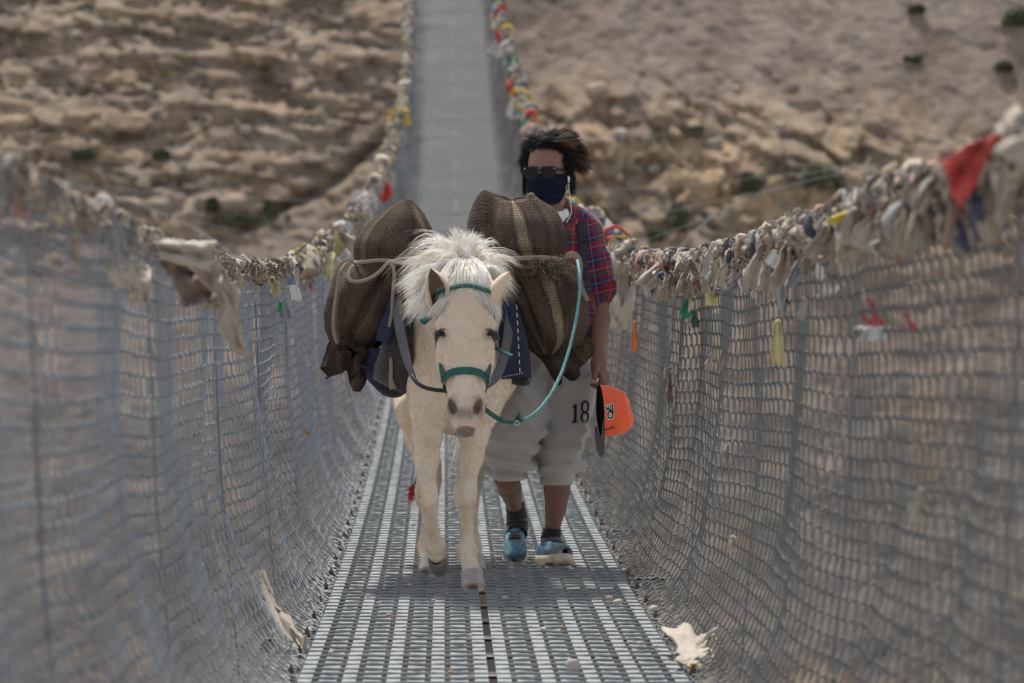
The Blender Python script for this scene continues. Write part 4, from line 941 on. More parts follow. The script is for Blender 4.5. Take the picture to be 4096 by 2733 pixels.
B.ell(hd_(0, .104, -.038), (.017, .011, .009), .008, Rm=Rh)
B.ell(hd_(0, .088, -.066), (.024, .010, .006), .006, Rm=Rh); B.ell(hd_(0, .086, -.079), (.021, .010, .006), .006, Rm=Rh)
B.seg((.272, 14.76, 1.46), (.290, 14.79, 1.30), .052, .058, .03)
B.chain([((.285, 14.80, 1.28), .10), ((.285, 14.80, 1.12), .115), ((.283, 14.79, .95), .105), ((.280, 14.79, .82), .115)], .05, (.75, 1, 1))
B.chain([((.20, 14.80, 1.30), .05), ((.285, 14.80, 1.32), .06), ((.415, 14.79, 1.285), .055)], .04)
AX = .463
B.chain([((.425, 14.78, 1.275), .050), ((.447, 14.775, 1.14), .044), ((.462, 14.77, 1.01), .037)], .03)
B.chain([((.462, 14.77, 1.01), .037), ((.464, 14.74, .945), .0375), ((.460, 14.70, .87), .030), ((.4575, 14.665, .815), .0225), ((.457, 14.65, .795), .022)], .02)
B.chain([((.145, 14.80, 1.275), .050), ((.12, 14.80, 1.12), .044), ((.115, 14.80, 1.0), .037), ((.13, 14.72, .86), .028), ((.145, 14.68, .80), .022), ((.15, 14.67, .74), .026)], .03)
# hand closed on the cap: palm, five fingers
B.chain([((.457, 14.655, .800), .022), ((.456, 14.645, .778), .0265), ((.456, 14.638, .748), .0275)], .015, (.92, 1, 1))
B.chain([((.461, 14.662, .795), .019), ((.463, 14.664, .745), .021)], .014, (1.3, 1, 1))
for i_, (yy_, ln) in enumerate(((14.608, 1.), (14.624, 1.06), (14.642, .98), (14.660, .82))):
    k0 = np.array([.461+.008*i_, yy_, .744]); k1 = k0+np.array([.006, -.002, -.038])*ln; k2 = k1+np.array([-.022, -.003, -.016])*ln; k3 = k2+np.array([-.019, 0, .007])*ln
    B.chain([(k0, .0105), (k1, .0100), (k2, .0088), (k3, .0075)], .003)
B.chain([((.452, 14.628, .785), .013), ((.443, 14.604, .757), .0125), ((.438, 14.594, .728), .0108), ((.434, 14.590, .706), .0090)], .005)
B.chain([((.150, 14.65, .74), .012), ((.150, 14.64, .70), .009), ((.14, 14.64, .675), .008)], .005); B.chain([((.135, 14.65, .75), .011), ((.13, 14.63, .72), .008)], .005)
for dy in (0, .02, .04): B.chain([((.155, 14.655+dy, .73), .010), ((.158, 14.655+dy, .69), .009), ((.148, 14.65+dy, .67), .008)], .003)
# legs
def pl(pts, k=.02):
    B.chain([(P(*q[:3]), q[3]) for q in pts[:4]], k); B.chain([(P(*q[:3]), q[3]*.95) for q in pts[3:]], .006)
pl([(1212, 880, 14.80, .080), (1190, 970, 14.72, .072), (1172, 1050, 14.68, .060), (1165, 1098, 14.76, .050), (1170, 1120, 14.82, .048), (1180, 1155, 14.93, .033), (1186, 1180, 14.98, .029), (1187, 1205, 14.99, .032), (1186, 1232, 14.94, .028), (1184, 1260, 14.89, .024)])
pl([(1295, 880, 14.78, .082), (1288, 970, 14.74, .074), (1283, 1050, 14.70, .060), (1280, 1098, 14.74, .054), (1279, 1125, 14.76, .0535), (1276, 1165, 14.78, .043), (1268, 1215, 14.80, .0305), (1264, 1240, 14.80, .034), (1272, 1268, 14.74, .030), (1285, 1285, 14.66, .022)])
V, F = B.mesh(); V = relax(V, F, 2, .35)
c = np.tile(SK, (len(V), 1)); c = blend(c, SKl, sm(fbm(V*9, 3), -.2, .5)*.5)
hz_ = (V[:, 2] > 1.35); c = blend(c, SKl*.95, hz_*.8)
c = blend(c, SK*.62, (V[:, 2] < .78)*(V[:, 2] > .66)*.35); c = blend(c, np.array([.13, .062, .043]), (V[:, 2] < .5)*.75)
pbody = mk('skin_body', V, F, skinm, person, cols=np.clip(c, .01, .9))
b = MB(); c0 = np.array([.4322, 14.5835, .7095]); u, v = np.meshgrid(np.linspace(0, np.pi, 8), np.linspace(0, 2*np.pi, 12, endpoint=False), indexing='ij')
e8 = np.stack([np.sin(u)*np.cos(v)*.0065, np.sin(u)*np.sin(v)*.0035, np.cos(u)*.0085], -1).reshape(-1, 3); b.add(e8+c0, gridF(8, 12, True)); b.build('thumbnail', M('nail', (.33, .20, .16), .45), person, True)

# trousers ---------------------------------------------------------------
trm = M('grey_sweatcloth', (.31, .285, .255), .95, noise=[(7, .25, (.23, .21, .185)), (340, .35, (.25, .235, .215))], bump=(420, .5, .002), sheen=.35)
Ts = []
for leg_ in ([(1210, 860, 14.78, .108), (1192, 935, 14.70, .104), (1180, 995, 14.65, .098), (1171, 1025, 14.63, .092), (1168, 1045, 14.66, .088), (1170, 1060, 14.73, .072), (1170, 1068, 14.76, .055)],
             [(1300, 860, 14.78, .112), (1299, 935, 14.76, .105), (1291, 995, 14.73, .098), (1284, 1032, 14.71, .087), (1281, 1055, 14.72, .083), (1279, 1072, 14.735, .071), (1278, 1080, 14.745, .056)]):
    T_ = SDF((-.02, 14.45, .24), (.52, 15.05, 1.0), .0055)
    T_.chain([((.27, 14.79, .96), .150), ((.275, 14.79, .88), .165), ((.275, 14.79, .80), .150)], .04, (1, 1.15, 1))
    T_.chain([(P(*q[:3]), q[3]) for q in leg_], .035); Ts.append(T_)
def folds(Q, left_):
    z = Q[..., 2]; x = Q[..., 0]; y = Q[..., 1]; k_ = 9. if left_ else 2.; sl = .5 if left_ else -.35
    w_ = sm(-z, -.60, -.40)
    wob = vn(np.stack([x*6+k_, y*5, z*5], -1)); a = vn(np.stack([x*7+k_, y*7, z*13-x*4], -1))
    o = w_*(.015*np.sin(2*np.pi*(z+sl*x*.5)/.062+3.6*wob)+.008*a)
    a = np.abs(vn(np.stack([x*5+k_, y*5, z*15+x*6*sl], -1))); o = o+(.2+w_)*.028*(np.exp(-a*6)-.40)
    a = np.abs(vn(np.stack([x*5+7+k_, y*4, z*6+x*14*sl], -1))); o = o+(1-w_*.7)*.036*(np.exp(-a*5)-.42)
    return np.clip(o, -.013, .022)*sm(z, .30, .36)
ax_ = [T_.lo[k]+T_.h*np.arange(T_.n[k]) for k in range(3)]; Q = np.stack(np.meshgrid(*ax_, indexing='ij'), -1)
for q_, l_ in zip(Ts, (True, False)): q_.D = np.where(q_.D < .1, q_.D-folds(Q, l_), q_.D).astype(np.float32)
T_.D = np.minimum(Ts[0].D, Ts[1].D)
V, F = T_.mesh(); V = relax(V, F, 3, .45)
trs = mk('sweatpants', V, F, trm, person); trs_bvh = BVHTree.FromPolygons([tuple(v) for v in V], [tuple(f) for f in F])
def cuff(c0, c1, r, name):
    K, m = 8, 60; V = []
    for k in range(K):
        t = k/(K-1); cc = np.array(c0)+(np.array(c1)-np.array(c0))*t; rr = r*(1+.06*math.sin(t*np.pi))
        for j in range(m):
            a = 2*np.pi*j/m; q = rr*(1+.025*math.sin(a*19)+.02*math.sin(a*5+t*2)); V.append(cc+np.array([math.cos(a)*q, math.sin(a)*q, 0]))
    F = gridF(K, m, True); V = np.array(V); n_ = len(V); inn = V.copy(); cc = np.repeat(np.linspace(c0, c1, K), m, 0); inn = cc+(inn-cc)*.86
    i = np.arange(m); r1 = (K-1)*m+i; F = np.concatenate([F, F[:, ::-1]+n_, np.stack([r1, r1+n_, np.roll(r1, -1)+n_, np.roll(r1, -1)], 1), np.stack([i, np.roll(i, -1), np.roll(i, -1)+n_, i+n_], 1)])
    mk(name, np.concatenate([V, inn]), F[:, ::-1], trm, person)
cuff(P(1170, 1080, 14.76), P(1170, 1100, 14.78), .058, 'trouser_cuff'); cuff(P(1278, 1094, 14.745), P(1277, 1112, 14.75), .061, 'trouser_cuff')
def project(bvh, p, off=.0016):
    r = bvh.ray_cast(Vector((p[0], p[1]-.5, p[2])), Vector((0, 1, 0)))
    return np.array(r[0])+np.array(r[1])*off if r[0] is not None else np.array(p)
def decal(name, polys, to3d, bvh, mat, parent, n=10, off=.0016):
    """polys: quads in a flat drawing plane; each laid on the surface"""
    b = MB()
    for q in polys:
        q = np.array(q, float); m = max(2, n); m2 = max(2, n//3)
        G = np.array([[(q[0]*(1-s)+q[1]*s)*(1-t)+(q[3]*(1-s)+q[2]*s)*t for s in np.linspace(0, 1, m2)] for t in np.linspace(0, 1, m)])
        V = np.array([[project(bvh, to3d(*G[i, j]), off) for j in range(m2)] for i in range(m)]).reshape(-1, 3)
        b.add(V, gridF(m, m2))
    return b.build(name, mat, parent, True)
blackp = M('black_print', (.012, .012, .014), .7)
def d18(x, y): return P(x, y, 14.6)
def line(x0, y0, x1, y1, w):
    d = nrm(np.array([x1-x0, y1-y0], float)); n_ = np.array([-d[1], d[0]])*w/2; a = np.array([x0, y0]); b_ = np.array([x1, y1]); return [a-n_, a+n_, b_+n_, b_-n_]
one = [line(1322.5, 928, 1321.5, 968, 6.5), line(1322, 931, 1317, 937, 5), line(1314, 969, 1328, 970, 4.5)]
e_ = lambda pts, w: [line(*pts[i], *pts[i+1], w) for i in range(len(pts)-1)]
eight = e_([(1337, 931), (1340, 923.5), (1345, 921.5), (1350, 924), (1352, 931)], 5.5)+e_([(1337, 930), (1337, 941), (1340, 946), (1345, 948)], 5.5)+e_([(1352, 930), (1351.5, 941), (1349, 945), (1345, 947)], 5.0)+e_([(1344, 947), (1338, 951), (1336, 957), (1336, 963), (1339, 968), (1345, 970), (1350, 968), (1352, 962), (1352, 955), (1350, 950), (1345, 947)], 5.5)
dig = decal('number_print', one, d18, trs_bvh, blackp, person, 8); decal('number_print', eight, d18, trs_bvh, blackp, person, 6)
# drawstring
cordm = M('pale_cord', (.42, .38, .33), .85, noise=[(200, .3)])
ribbon('drawstring', [project(trs_bvh, P(1172, 846, 14.6), .006), project(trs_bvh, P(1176, 860, 14.6), .007), project(trs_bvh, P(1180, 872, 14.6), .008)], [.010, .011, .018], (0, -1, 0), cordm, person, .005)

# shirt ------------------------------------------------------------------
def plaid():
    m = bpy.data.materials.new('red_plaid'); m.use_nodes = True; t = m.node_tree; N, L = t.nodes, t.links; b = N['Principled BSDF']; b.inputs['Roughness'].default_value = .9; b.inputs['Sheen Weight'].default_value = .2; b.inputs['Specular IOR Level'].default_value = .15
    a = N.new('ShaderNodeAttribute'); a.attribute_name = 'uvp'; s = N.new('ShaderNodeSeparateXYZ'); L.new(a.outputs['Vector'], s.inputs[0])
    def mt(op, x, y=None, z=None):
        n = N.new('ShaderNodeMath'); n.operation = op
        for i_, q in enumerate((x, y, z)):
            if q is None: continue
            if isinstance(q, (int, float)): n.inputs[i_].default_value = q
            else: L.new(q, n.inputs[i_])
        return n.outputs[0]
    per = .078
    u = mt('FRACT', mt('MULTIPLY', mt('ADD', s.outputs[0], 10.), 1/per)); v = mt('FRACT', mt('MULTIPLY', mt('ADD', s.outputs[1], 10.), 1/(per*1.15)))
    def band(x, c, w): return mt('COMPARE', x, c, w)
    def mix(c0, col, f):
        x = N.new('ShaderNodeMix'); x.data_type = 'RGBA'; L.new(f, x.inputs[0]) if not isinstance(f, float) else None; L.new(c0, x.inputs[6]); x.inputs[7].default_value = (*col, 1); return x.outputs[2]
    c = N.new('ShaderNodeRGB'); c.outputs[0].default_value = (.20, .007, .015, 1); cur = c.outputs[0]
    f = mt('MULTIPLY', mt('ADD', mt('ADD', band(u, .25, .18), band(u, .62, .08)), mt('ADD', band(v, .3, .17), band(v, .66, .07))), .56)
    cur = mix(cur, (.009, .016, .060), mt('MINIMUM', f, .94))
    cur = mix(cur, (.02, .085, .07), mt('MULTIPLY', mt('ADD', band(u, .62, .03), band(v, .66, .03)), .6))
    cur = mix(cur, (.50, .40, .20), mt('MULTIPLY', mt('ADD', band(u, .86, .012), band(v, .88, .012)), .28))
    cur = mix(cur, (.50, .52, .55), mt('MULTIPLY', mt('ADD', band(u, .25, .014), band(v, .3, .014)), .2))
    L.new(cur, b.inputs['Base Color'])
    n = N.new('ShaderNodeTexNoise'); n.inputs['Scale'].default_value = 350; tc = N.new('ShaderNodeTexCoord'); L.new(tc.outputs['Object'], n.inputs['Vector']); bu = N.new('ShaderNodeBump'); bu.inputs['Strength'].default_value = .3; bu.inputs['Distance'].default_value = .002; L.new(n.outputs[0], bu.inputs['Height']); L.new(bu.outputs[0], b.inputs['Normal'])
    return m
plm = plaid()
H_ = SDF((0, 14.5, .70), (.58, 15.1, 1.42), .0058)
H_.chain([((.283, 14.80, 1.27), .128), ((.283, 14.80, 1.12), .145), ((.282, 14.79, 1.0), .150), ((.280, 14.79, .95), .155)], .05, (.82, 1.05, 1))
H_.chain([((.17, 14.80, 1.275), .062), ((.285, 14.80, 1.325), .060), ((.405, 14.79, 1.285), .066)], .05)
H_.chain([((.412, 14.785, 1.275), .068), ((.448, 14.775, 1.16), .062), ((.461, 14.77, 1.075), .057), ((.463, 14.768, 1.055), .056)], .03)
H_.chain([((.155, 14.80, 1.275), .066), ((.12, 14.80, 1.14), .062), ((.113, 14.80, 1.05), .058)], .03)
ax_ = [H_.lo[k]+H_.h*np.arange(H_.n[k]) for k in range(3)]; Q = np.stack(np.meshgrid(*ax_, indexing='ij'), -1)
fo = .012*(np.exp(-5*np.abs(vn(np.stack([Q[..., 0]*7, Q[..., 1]*6, Q[..., 2]*7+Q[..., 0]*5], -1))))-.35)+.008*(np.exp(-5*np.abs(vn(np.stack([Q[..., 0]*9+5, Q[..., 1]*9, Q[..., 2]*17], -1))))-.35)
H_.D = np.where(H_.D < .1, H_.D-fo, H_.D).astype(np.float32)
H_.seg((.270, 14.755, 1.50), (.278, 14.70, 1.28), .060, .050, .01, sub=True)
V, F = H_.mesh(); V = relax(V, F, 2, .4)
def shirt_uv(V):
    arm = sm(V[:, 0]-(.36+.25*(1.3-V[:, 2])), -.01, .03)*(V[:, 2] < 1.33)
    ua = np.arctan2(V[:, 0]-(.425+.035*(1.3-V[:, 2])/.25), -(V[:, 1]-14.775))*.06
    return np.stack([np.where(arm > .5, ua+.01, V[:, 0]-.25*(V[:, 1]-14.7)), V[:, 2]+.25*np.where(arm > .5, -V[:, 0], 0)], -1)
mk('plaid_shirt', V, F, plm, person, uv=shirt_uv(V))
def roll(c0, r, tilt, par, name, ht=.026, mat=plm):
    K, m = 12, 48; V = []; U = []
    for k in range(K):
        a2 = 2*np.pi*k/K
        for j in range(m):
            a = 2*np.pi*j/m; rr = r+.0075*math.cos(a2)+.002*math.sin(a*5+k)
            V.append(np.array(c0)+np.array([math.cos(a)*rr, math.sin(a)*rr, ht*math.sin(a2)+tilt*math.cos(a)])); U.append((a*r, ht*math.sin(a2)+a2*.008))
    i = np.arange(K*m).reshape(K, m); i = np.concatenate([i, i[:1]]); i = np.concatenate([i, i[:, :1]], 1); F = np.stack([i[:-1, :-1], i[:-1, 1:], i[1:, 1:], i[1:, :-1]], -1).reshape(-1, 4)
    return mk(name, np.array(V), F, mat, par, uv=np.array(U))
roll((.464, 14.768, 1.075), .056, .010, person, 'rolled_sleeve')
# collar of the shirt, white scarf, patterned neckerchief
b = MB()
def coll(name, mat, pts, wd, th=.005, nor=None):
    ribbon(name, pts, wd, nor if nor is not None else (0, -1, .4), mat, person, th, wave=.003)
coll('shirt_collar', plm, [(.345, 14.84, 1.372), (.358, 14.80, 1.362), (.355, 14.75, 1.345), (.338, 14.71, 1.318), (.318, 14.69, 1.285)], [.05, .055, .06, .055, .02], .006, (.5, -.6, .6))
scm = M('white_scarf', (.66, .63, .56), .9, noise=[(9, .3, (.45, .42, .36))], bump=(60, .6, .006))
K, m = 14, 60; V = []
for k in range(K):
    a2 = 2*np.pi*k/K
    for j in range(m):
        a = 2*np.pi*j/m; rr = .066+.016*math.cos(a2)*(1+.3*math.sin(a*3))+.004*math.sin(a*7+a2)
        V.append(np.array([.284, 14.765, 1.352])+np.array([math.cos(a)*rr, math.sin(a)*rr*1.05, .030*math.sin(a2)+.020*math.sin(a)+.004*math.sin(a*4+a2*2)]))
i = np.arange(K*m).reshape(K, m); i = np.concatenate([i, i[:1]]); i = np.concatenate([i, i[:, :1]], 1); F = np.stack([i[:-1, :-1], i[:-1, 1:], i[1:, 1:], i[1:, :-1]], -1).reshape(-1, 4)
mk('scarf', np.array(V), F, scm, person)
coll('neckerchief', M('yellow_black_cloth', (.50, .42, .03), .9, noise=[(150, .95, (.02, .02, .02))]), [(.300, 14.86, 1.42), (.332, 14.82, 1.412), (.350, 14.78, 1.392), (.356, 14.75, 1.372)], [.02, .026, .030, .022], .014, (.6, -.6, .5))
# face mask
mkm = M('navy_mask', (.006, .009, .020), .9, noise=[(40, .3, (.010, .014, .028))], bump=(500, .3, .001), spec=.1)
K, m = 26, 41; V = []
for k in range(K):
    t = k/(K-1); z = -.013-.121*t
    for j in range(m):
        s_ = j/(m-1)*2-1; a = s_*R(86)
        wd = np.interp(t, [0, .5, .8, 1], [.0735, .068, .058, .040]); dp = np.interp(t, [0, .15, .5, .8, 1], [.100, .106, .104, .100, .088])
        nose = .020*np.exp(-(s_/.22)**2)*np.interp(t, [0, .2, .45, .8], [.85, 1, .45, 0])
        pl_ = .0028*np.interp(t, [0, .08, .2, .85, 1], [0, .3, 1, 1, .4])*math.sin(t*26+1.6*math.cos(s_*3))*(1 if abs(s_) < .95 else .4)
        r_ = 1+.0*t; V.append(hd_(math.sin(a)*(wd+.008+pl_), math.cos(a)*(dp+.004+nose+pl_)-.004, z+.012*abs(s_)**2*(t-.2)))
V = np.array(V); G = V.reshape(K, m, 3); N_ = nrm(np.cross(np.gradient(G, axis=0), np.gradient(G, axis=1))); o_ = G-hd_(0, 0, -.07); sg_ = np.sign((N_*o_).sum(-1).mean())
A = V; Bk = (G-N_*sg_*.0015).reshape(-1, 3); F = gridF(K, m); F = F if sg_ > 0 else F[:, ::-1]; idx = np.arange(K*m).reshape(K, m); rim = np.array(list(idx[:, 0])+list(idx[-1, 1:])+list(idx[::-1, -1][1:])+list(idx[0, ::-1][1:]))
mk('face_mask', np.concatenate([A, Bk]), np.concatenate([F, F[:, ::-1]+K*m, np.stack([rim[:-1], rim[1:], rim[1:]+K*m, rim[:-1]+K*m], 1)]), mkm, person)
for sg in (-1, 1):
    b = MB(); b.tube([hd_(sg*.073, .0, -.025), hd_(sg*.079, -.016, -.012), hd_(sg*.083, -.032, -.02), hd_(sg*.078, -.02, -.06), hd_(sg*.068, .004, -.09)], .0018, 5); b.build('mask_loop', mkm, person, True)
# sunglasses
frm = M('black_plastic', (.005, .005, .006), .4, spec=.25); lnm = M('dark_lens', (.010, .007, .008), .3, spec=.10)
def outline(cx, sg, s=1.10):
    p = [(-.024, .018), (-.010, .0205), (.012, .0205), (.0265, .0195), (.0275, .010), (.0235, -.006), (.017, -.0175), (.004, -.0205), (-.010, -.0195), (-.0195, -.013), (-.0235, .0)]
    return np.array([(cx+sg*x*s, z*s) for x, z in p])
def gl(a, b_, c): return hd_(a, b_+.011, c-.010)
for sg in (-1, 1):
    o1 = outline(sg*.0335, sg, 1.14); o2 = outline(sg*.0325, sg, .90); n_ = len(o1); V = []
    dp = lambda x: .105-.9*x*x*3
    for bb in (0, .006):
        for o in (o1, o2): V += [gl(x, dp(x)-bb, z) for x, z in o]
    F = []
    for i_ in range(n_):
        j_ = (i_+1) % n_; F += [(i_, j_, n_+j_, n_+i_), (2*n_+i_, 3*n_+i_, 3*n_+j_, 2*n_+j_), (i_, 2*n_+i_, 2*n_+j_, j_), (n_+i_, n_+j_, 3*n_+j_, 3*n_+i_)]
    fr_ = mk('glasses_rim', np.array(V), F, frm, person, False)
    V = [gl(x, dp(x)-.002, z) for x, z in o2]+[gl(sg*.0325, dp(.0325)-.0005, 0)]; V2 = [gl(x, dp(x)-.0045, z) for x, z in o2]+[gl(sg*.0325, dp(.0325)-.003, 0)]
    F = [(i_, (i_+1) % n_, n_) for i_ in range(n_)]+[((i_+1) % n_+n_+1, i_+n_+1, 2*n_+1) for i_ in range(n_)]
    mk('lens', np.array(V+V2), F, lnm, person, True)
    ribbon('temple_arm', [gl(sg*.060, dp(.060), .014), gl(sg*.073, .070, .013), gl(sg*.079, .03, .010), gl(sg*.081, -.012, .006)], [.011, .010, .007, .006], HR*sg, frm, person, .004)
b = MB(); b.tube([gl(-.012, .104, .008), gl(0, .107, .010), gl(.012, .104, .008)], .0032, 6); b.build('bridge_piece', frm, person, True)
b = MB()
for sg in (-1, 1): b.box(gl(sg*.058, dp(.058)+.001, .0155), (.0022, .0015, .0012))
b.build('rivet', ringm, person)
# earphone
whm = M('white_plastic', (.72, .72, .72), .4)
b = MB(); b.tube([hd_(.083, .004, -.022), hd_(.088, .010, -.027), hd_(.088, .012, -.045)], [.004, .005, .003], 8); b.tube(sm_path([hd_(.088, .012, -.045), hd_(.090, .012, -.075), hd_(.094, .010, -.12), hd_(.100, .006, -.16), hd_(.086, .035, -.20)], 24, 3), .0013, 5); b.build('earphone', whm, person, True)
# hair
hairm = M('black_hair', (1, 1, 1), .5, attr=True, spec=.2)
Vs, Fs, Cs = [], [], []
def scalp(az, el, r=1.): return hd_(.076*r*math.sin(az)*math.cos(el), -.010-.096*r*math.cos(az)*math.cos(el), .030+.097*r*math.sin(el))
u, v = np.meshgrid(np.linspace(0, np.pi, 22), np.linspace(0, 2*np.pi, 36, endpoint=False), indexing='ij')
S3 = np.stack([np.sin(u)*np.cos(v), np.sin(u)*np.sin(v), np.cos(u)], -1).reshape(-1, 3)
cap_ = hd_(0, -.018, .036)+S3[:, :1]*.091*HR+S3[:, 1:2]*.097*HF+S3[:, 2:]*np.array([[0, 0, .105]])
cap_ += nrm(cap_-HC)*.010*fbm(cap_*30, 2)[:, None]+HR*.004
F = gridF(22, 36, True)
fb = (cap_-HC)@HF; zz = cap_[:, 2]-HC[2]; low = (fb > .02)*(zz < .075); cap_ -= (low*.035)[:, None]*HF
Vs.append(cap_); Fs.append(F[:, ::-1]); Cs.append(np.tile([.012, .010, .010], (len(cap_), 1))); n0 = len(cap_)
N = 0
for k in range(760):
    az = rng.uniform(-np.pi, np.pi); el = rng.uniform(.05, 1.5)
    front = math.cos(az) < -.3
    if front and el < .62: continue
    r0 = scalp(az, el, 1.02); nrm_ = nrm(r0-hd_(0, -.01, .03)); wind = HR*rng.uniform(.5, 1.3)-HF*.35
    back = -HF*(.55 if front else .1); dn = np.array([0, 0, -1.])*rng.uniform(.25, .95)*(1 if el < .95 else .35)
    L_ = rng.uniform(.055, .095)*(1.2 if math.sin(az) > .1 else .85)
    if math.sin(az) < -.3: wind = HR*rng.uniform(-.25, .25)-HF*.2
    tg = wind*.9+back*1.2+dn*1.0; tg = tg-nrm_*min(0, float(tg@nrm_)); d = nrm(nrm(tg)+nrm_*rng.uniform(.0, .28)); e = r0+d*L_; md = r0+nrm_*.022+d*L_*.45
    q = e-hd_(0, -.01, .03); rr_ = np.linalg.norm(q/np.array([.088, .10, .105])); 
    if rr_ < 1: e = e+nrm(q)*.022
    n = 15; V, F = hair(r0+rng.normal(0, .010, (n, 3)), e+rng.normal(0, .0065, (n, 3)), md+rng.normal(0, .005, (n, 3)), .0009, .0012)
    tip = np.tile(np.linspace(0, 1, 7).repeat(3), n); right = 1. if (d@HR > .25 and r0@HR > HC@HR+.0 and rng.random() < .35) else 0.
    cc = np.array([.009, .007, .0065])+rng.random()*.006*np.ones(3); ct = np.array([.20, .085, .035]) if right else cc*1.3
    Vs.append(V); Fs.append(F+n0); n0 += len(V); Cs.append(cc+(ct-cc)*(tip[:, None]**2.2))
for k in range(60):                        # front sweep lifted off the forehead and side locks by the ears
    s_ = rng.uniform(-1, 1); r0 = hd_(s_*.060, .058-.035*s_*s_, .092-.03*s_*s_); e = r0+HR*(.030+.03*rng.random())*(1 if s_ > -.2 else -.5)-HF*.045+np.array([0, 0, .028+.015*rng.random()])
    n = 14; V, F = hair(r0+rng.normal(0, .006, (n, 3)), e+rng.normal(0, .007, (n, 3)), (r0+e)/2+HF*.022+np.array([0, 0, .02])+rng.normal(0, .005, (n, 3)), .00095, .002)
    Vs.append(V); Fs.append(F+n0); n0 += len(V); Cs.append(np.tile([.016, .012, .011], (len(V), 1)))
for k in range(46):
    sg = rng.choice([-1, 1]); r0 = hd_(sg*.074, -.012+rng.normal(0, .02), .055+rng.uniform(-.02, .03)); e = hd_(sg*(.084+.012*rng.random()), -.035+rng.normal(0, .022) if sg > 0 else .010-.035*rng.random(), -.055-.05*rng.random()) 
    n = 12; V, F = hair(r0+rng.normal(0, .006, (n, 3)), e+rng.normal(0, .005, (n, 3)), (r0+e)/2+HR*sg*.016+rng.normal(0, .004, (n, 3)), .00095, .002)
    Vs.append(V); Fs.append(F+n0); n0 += len(V); Cs.append(np.tile([.014, .011, .010], (len(V), 1)))
mk('hair', np.concatenate(Vs), np.concatenate(Fs), hairm, person, cols=np.concatenate(Cs))

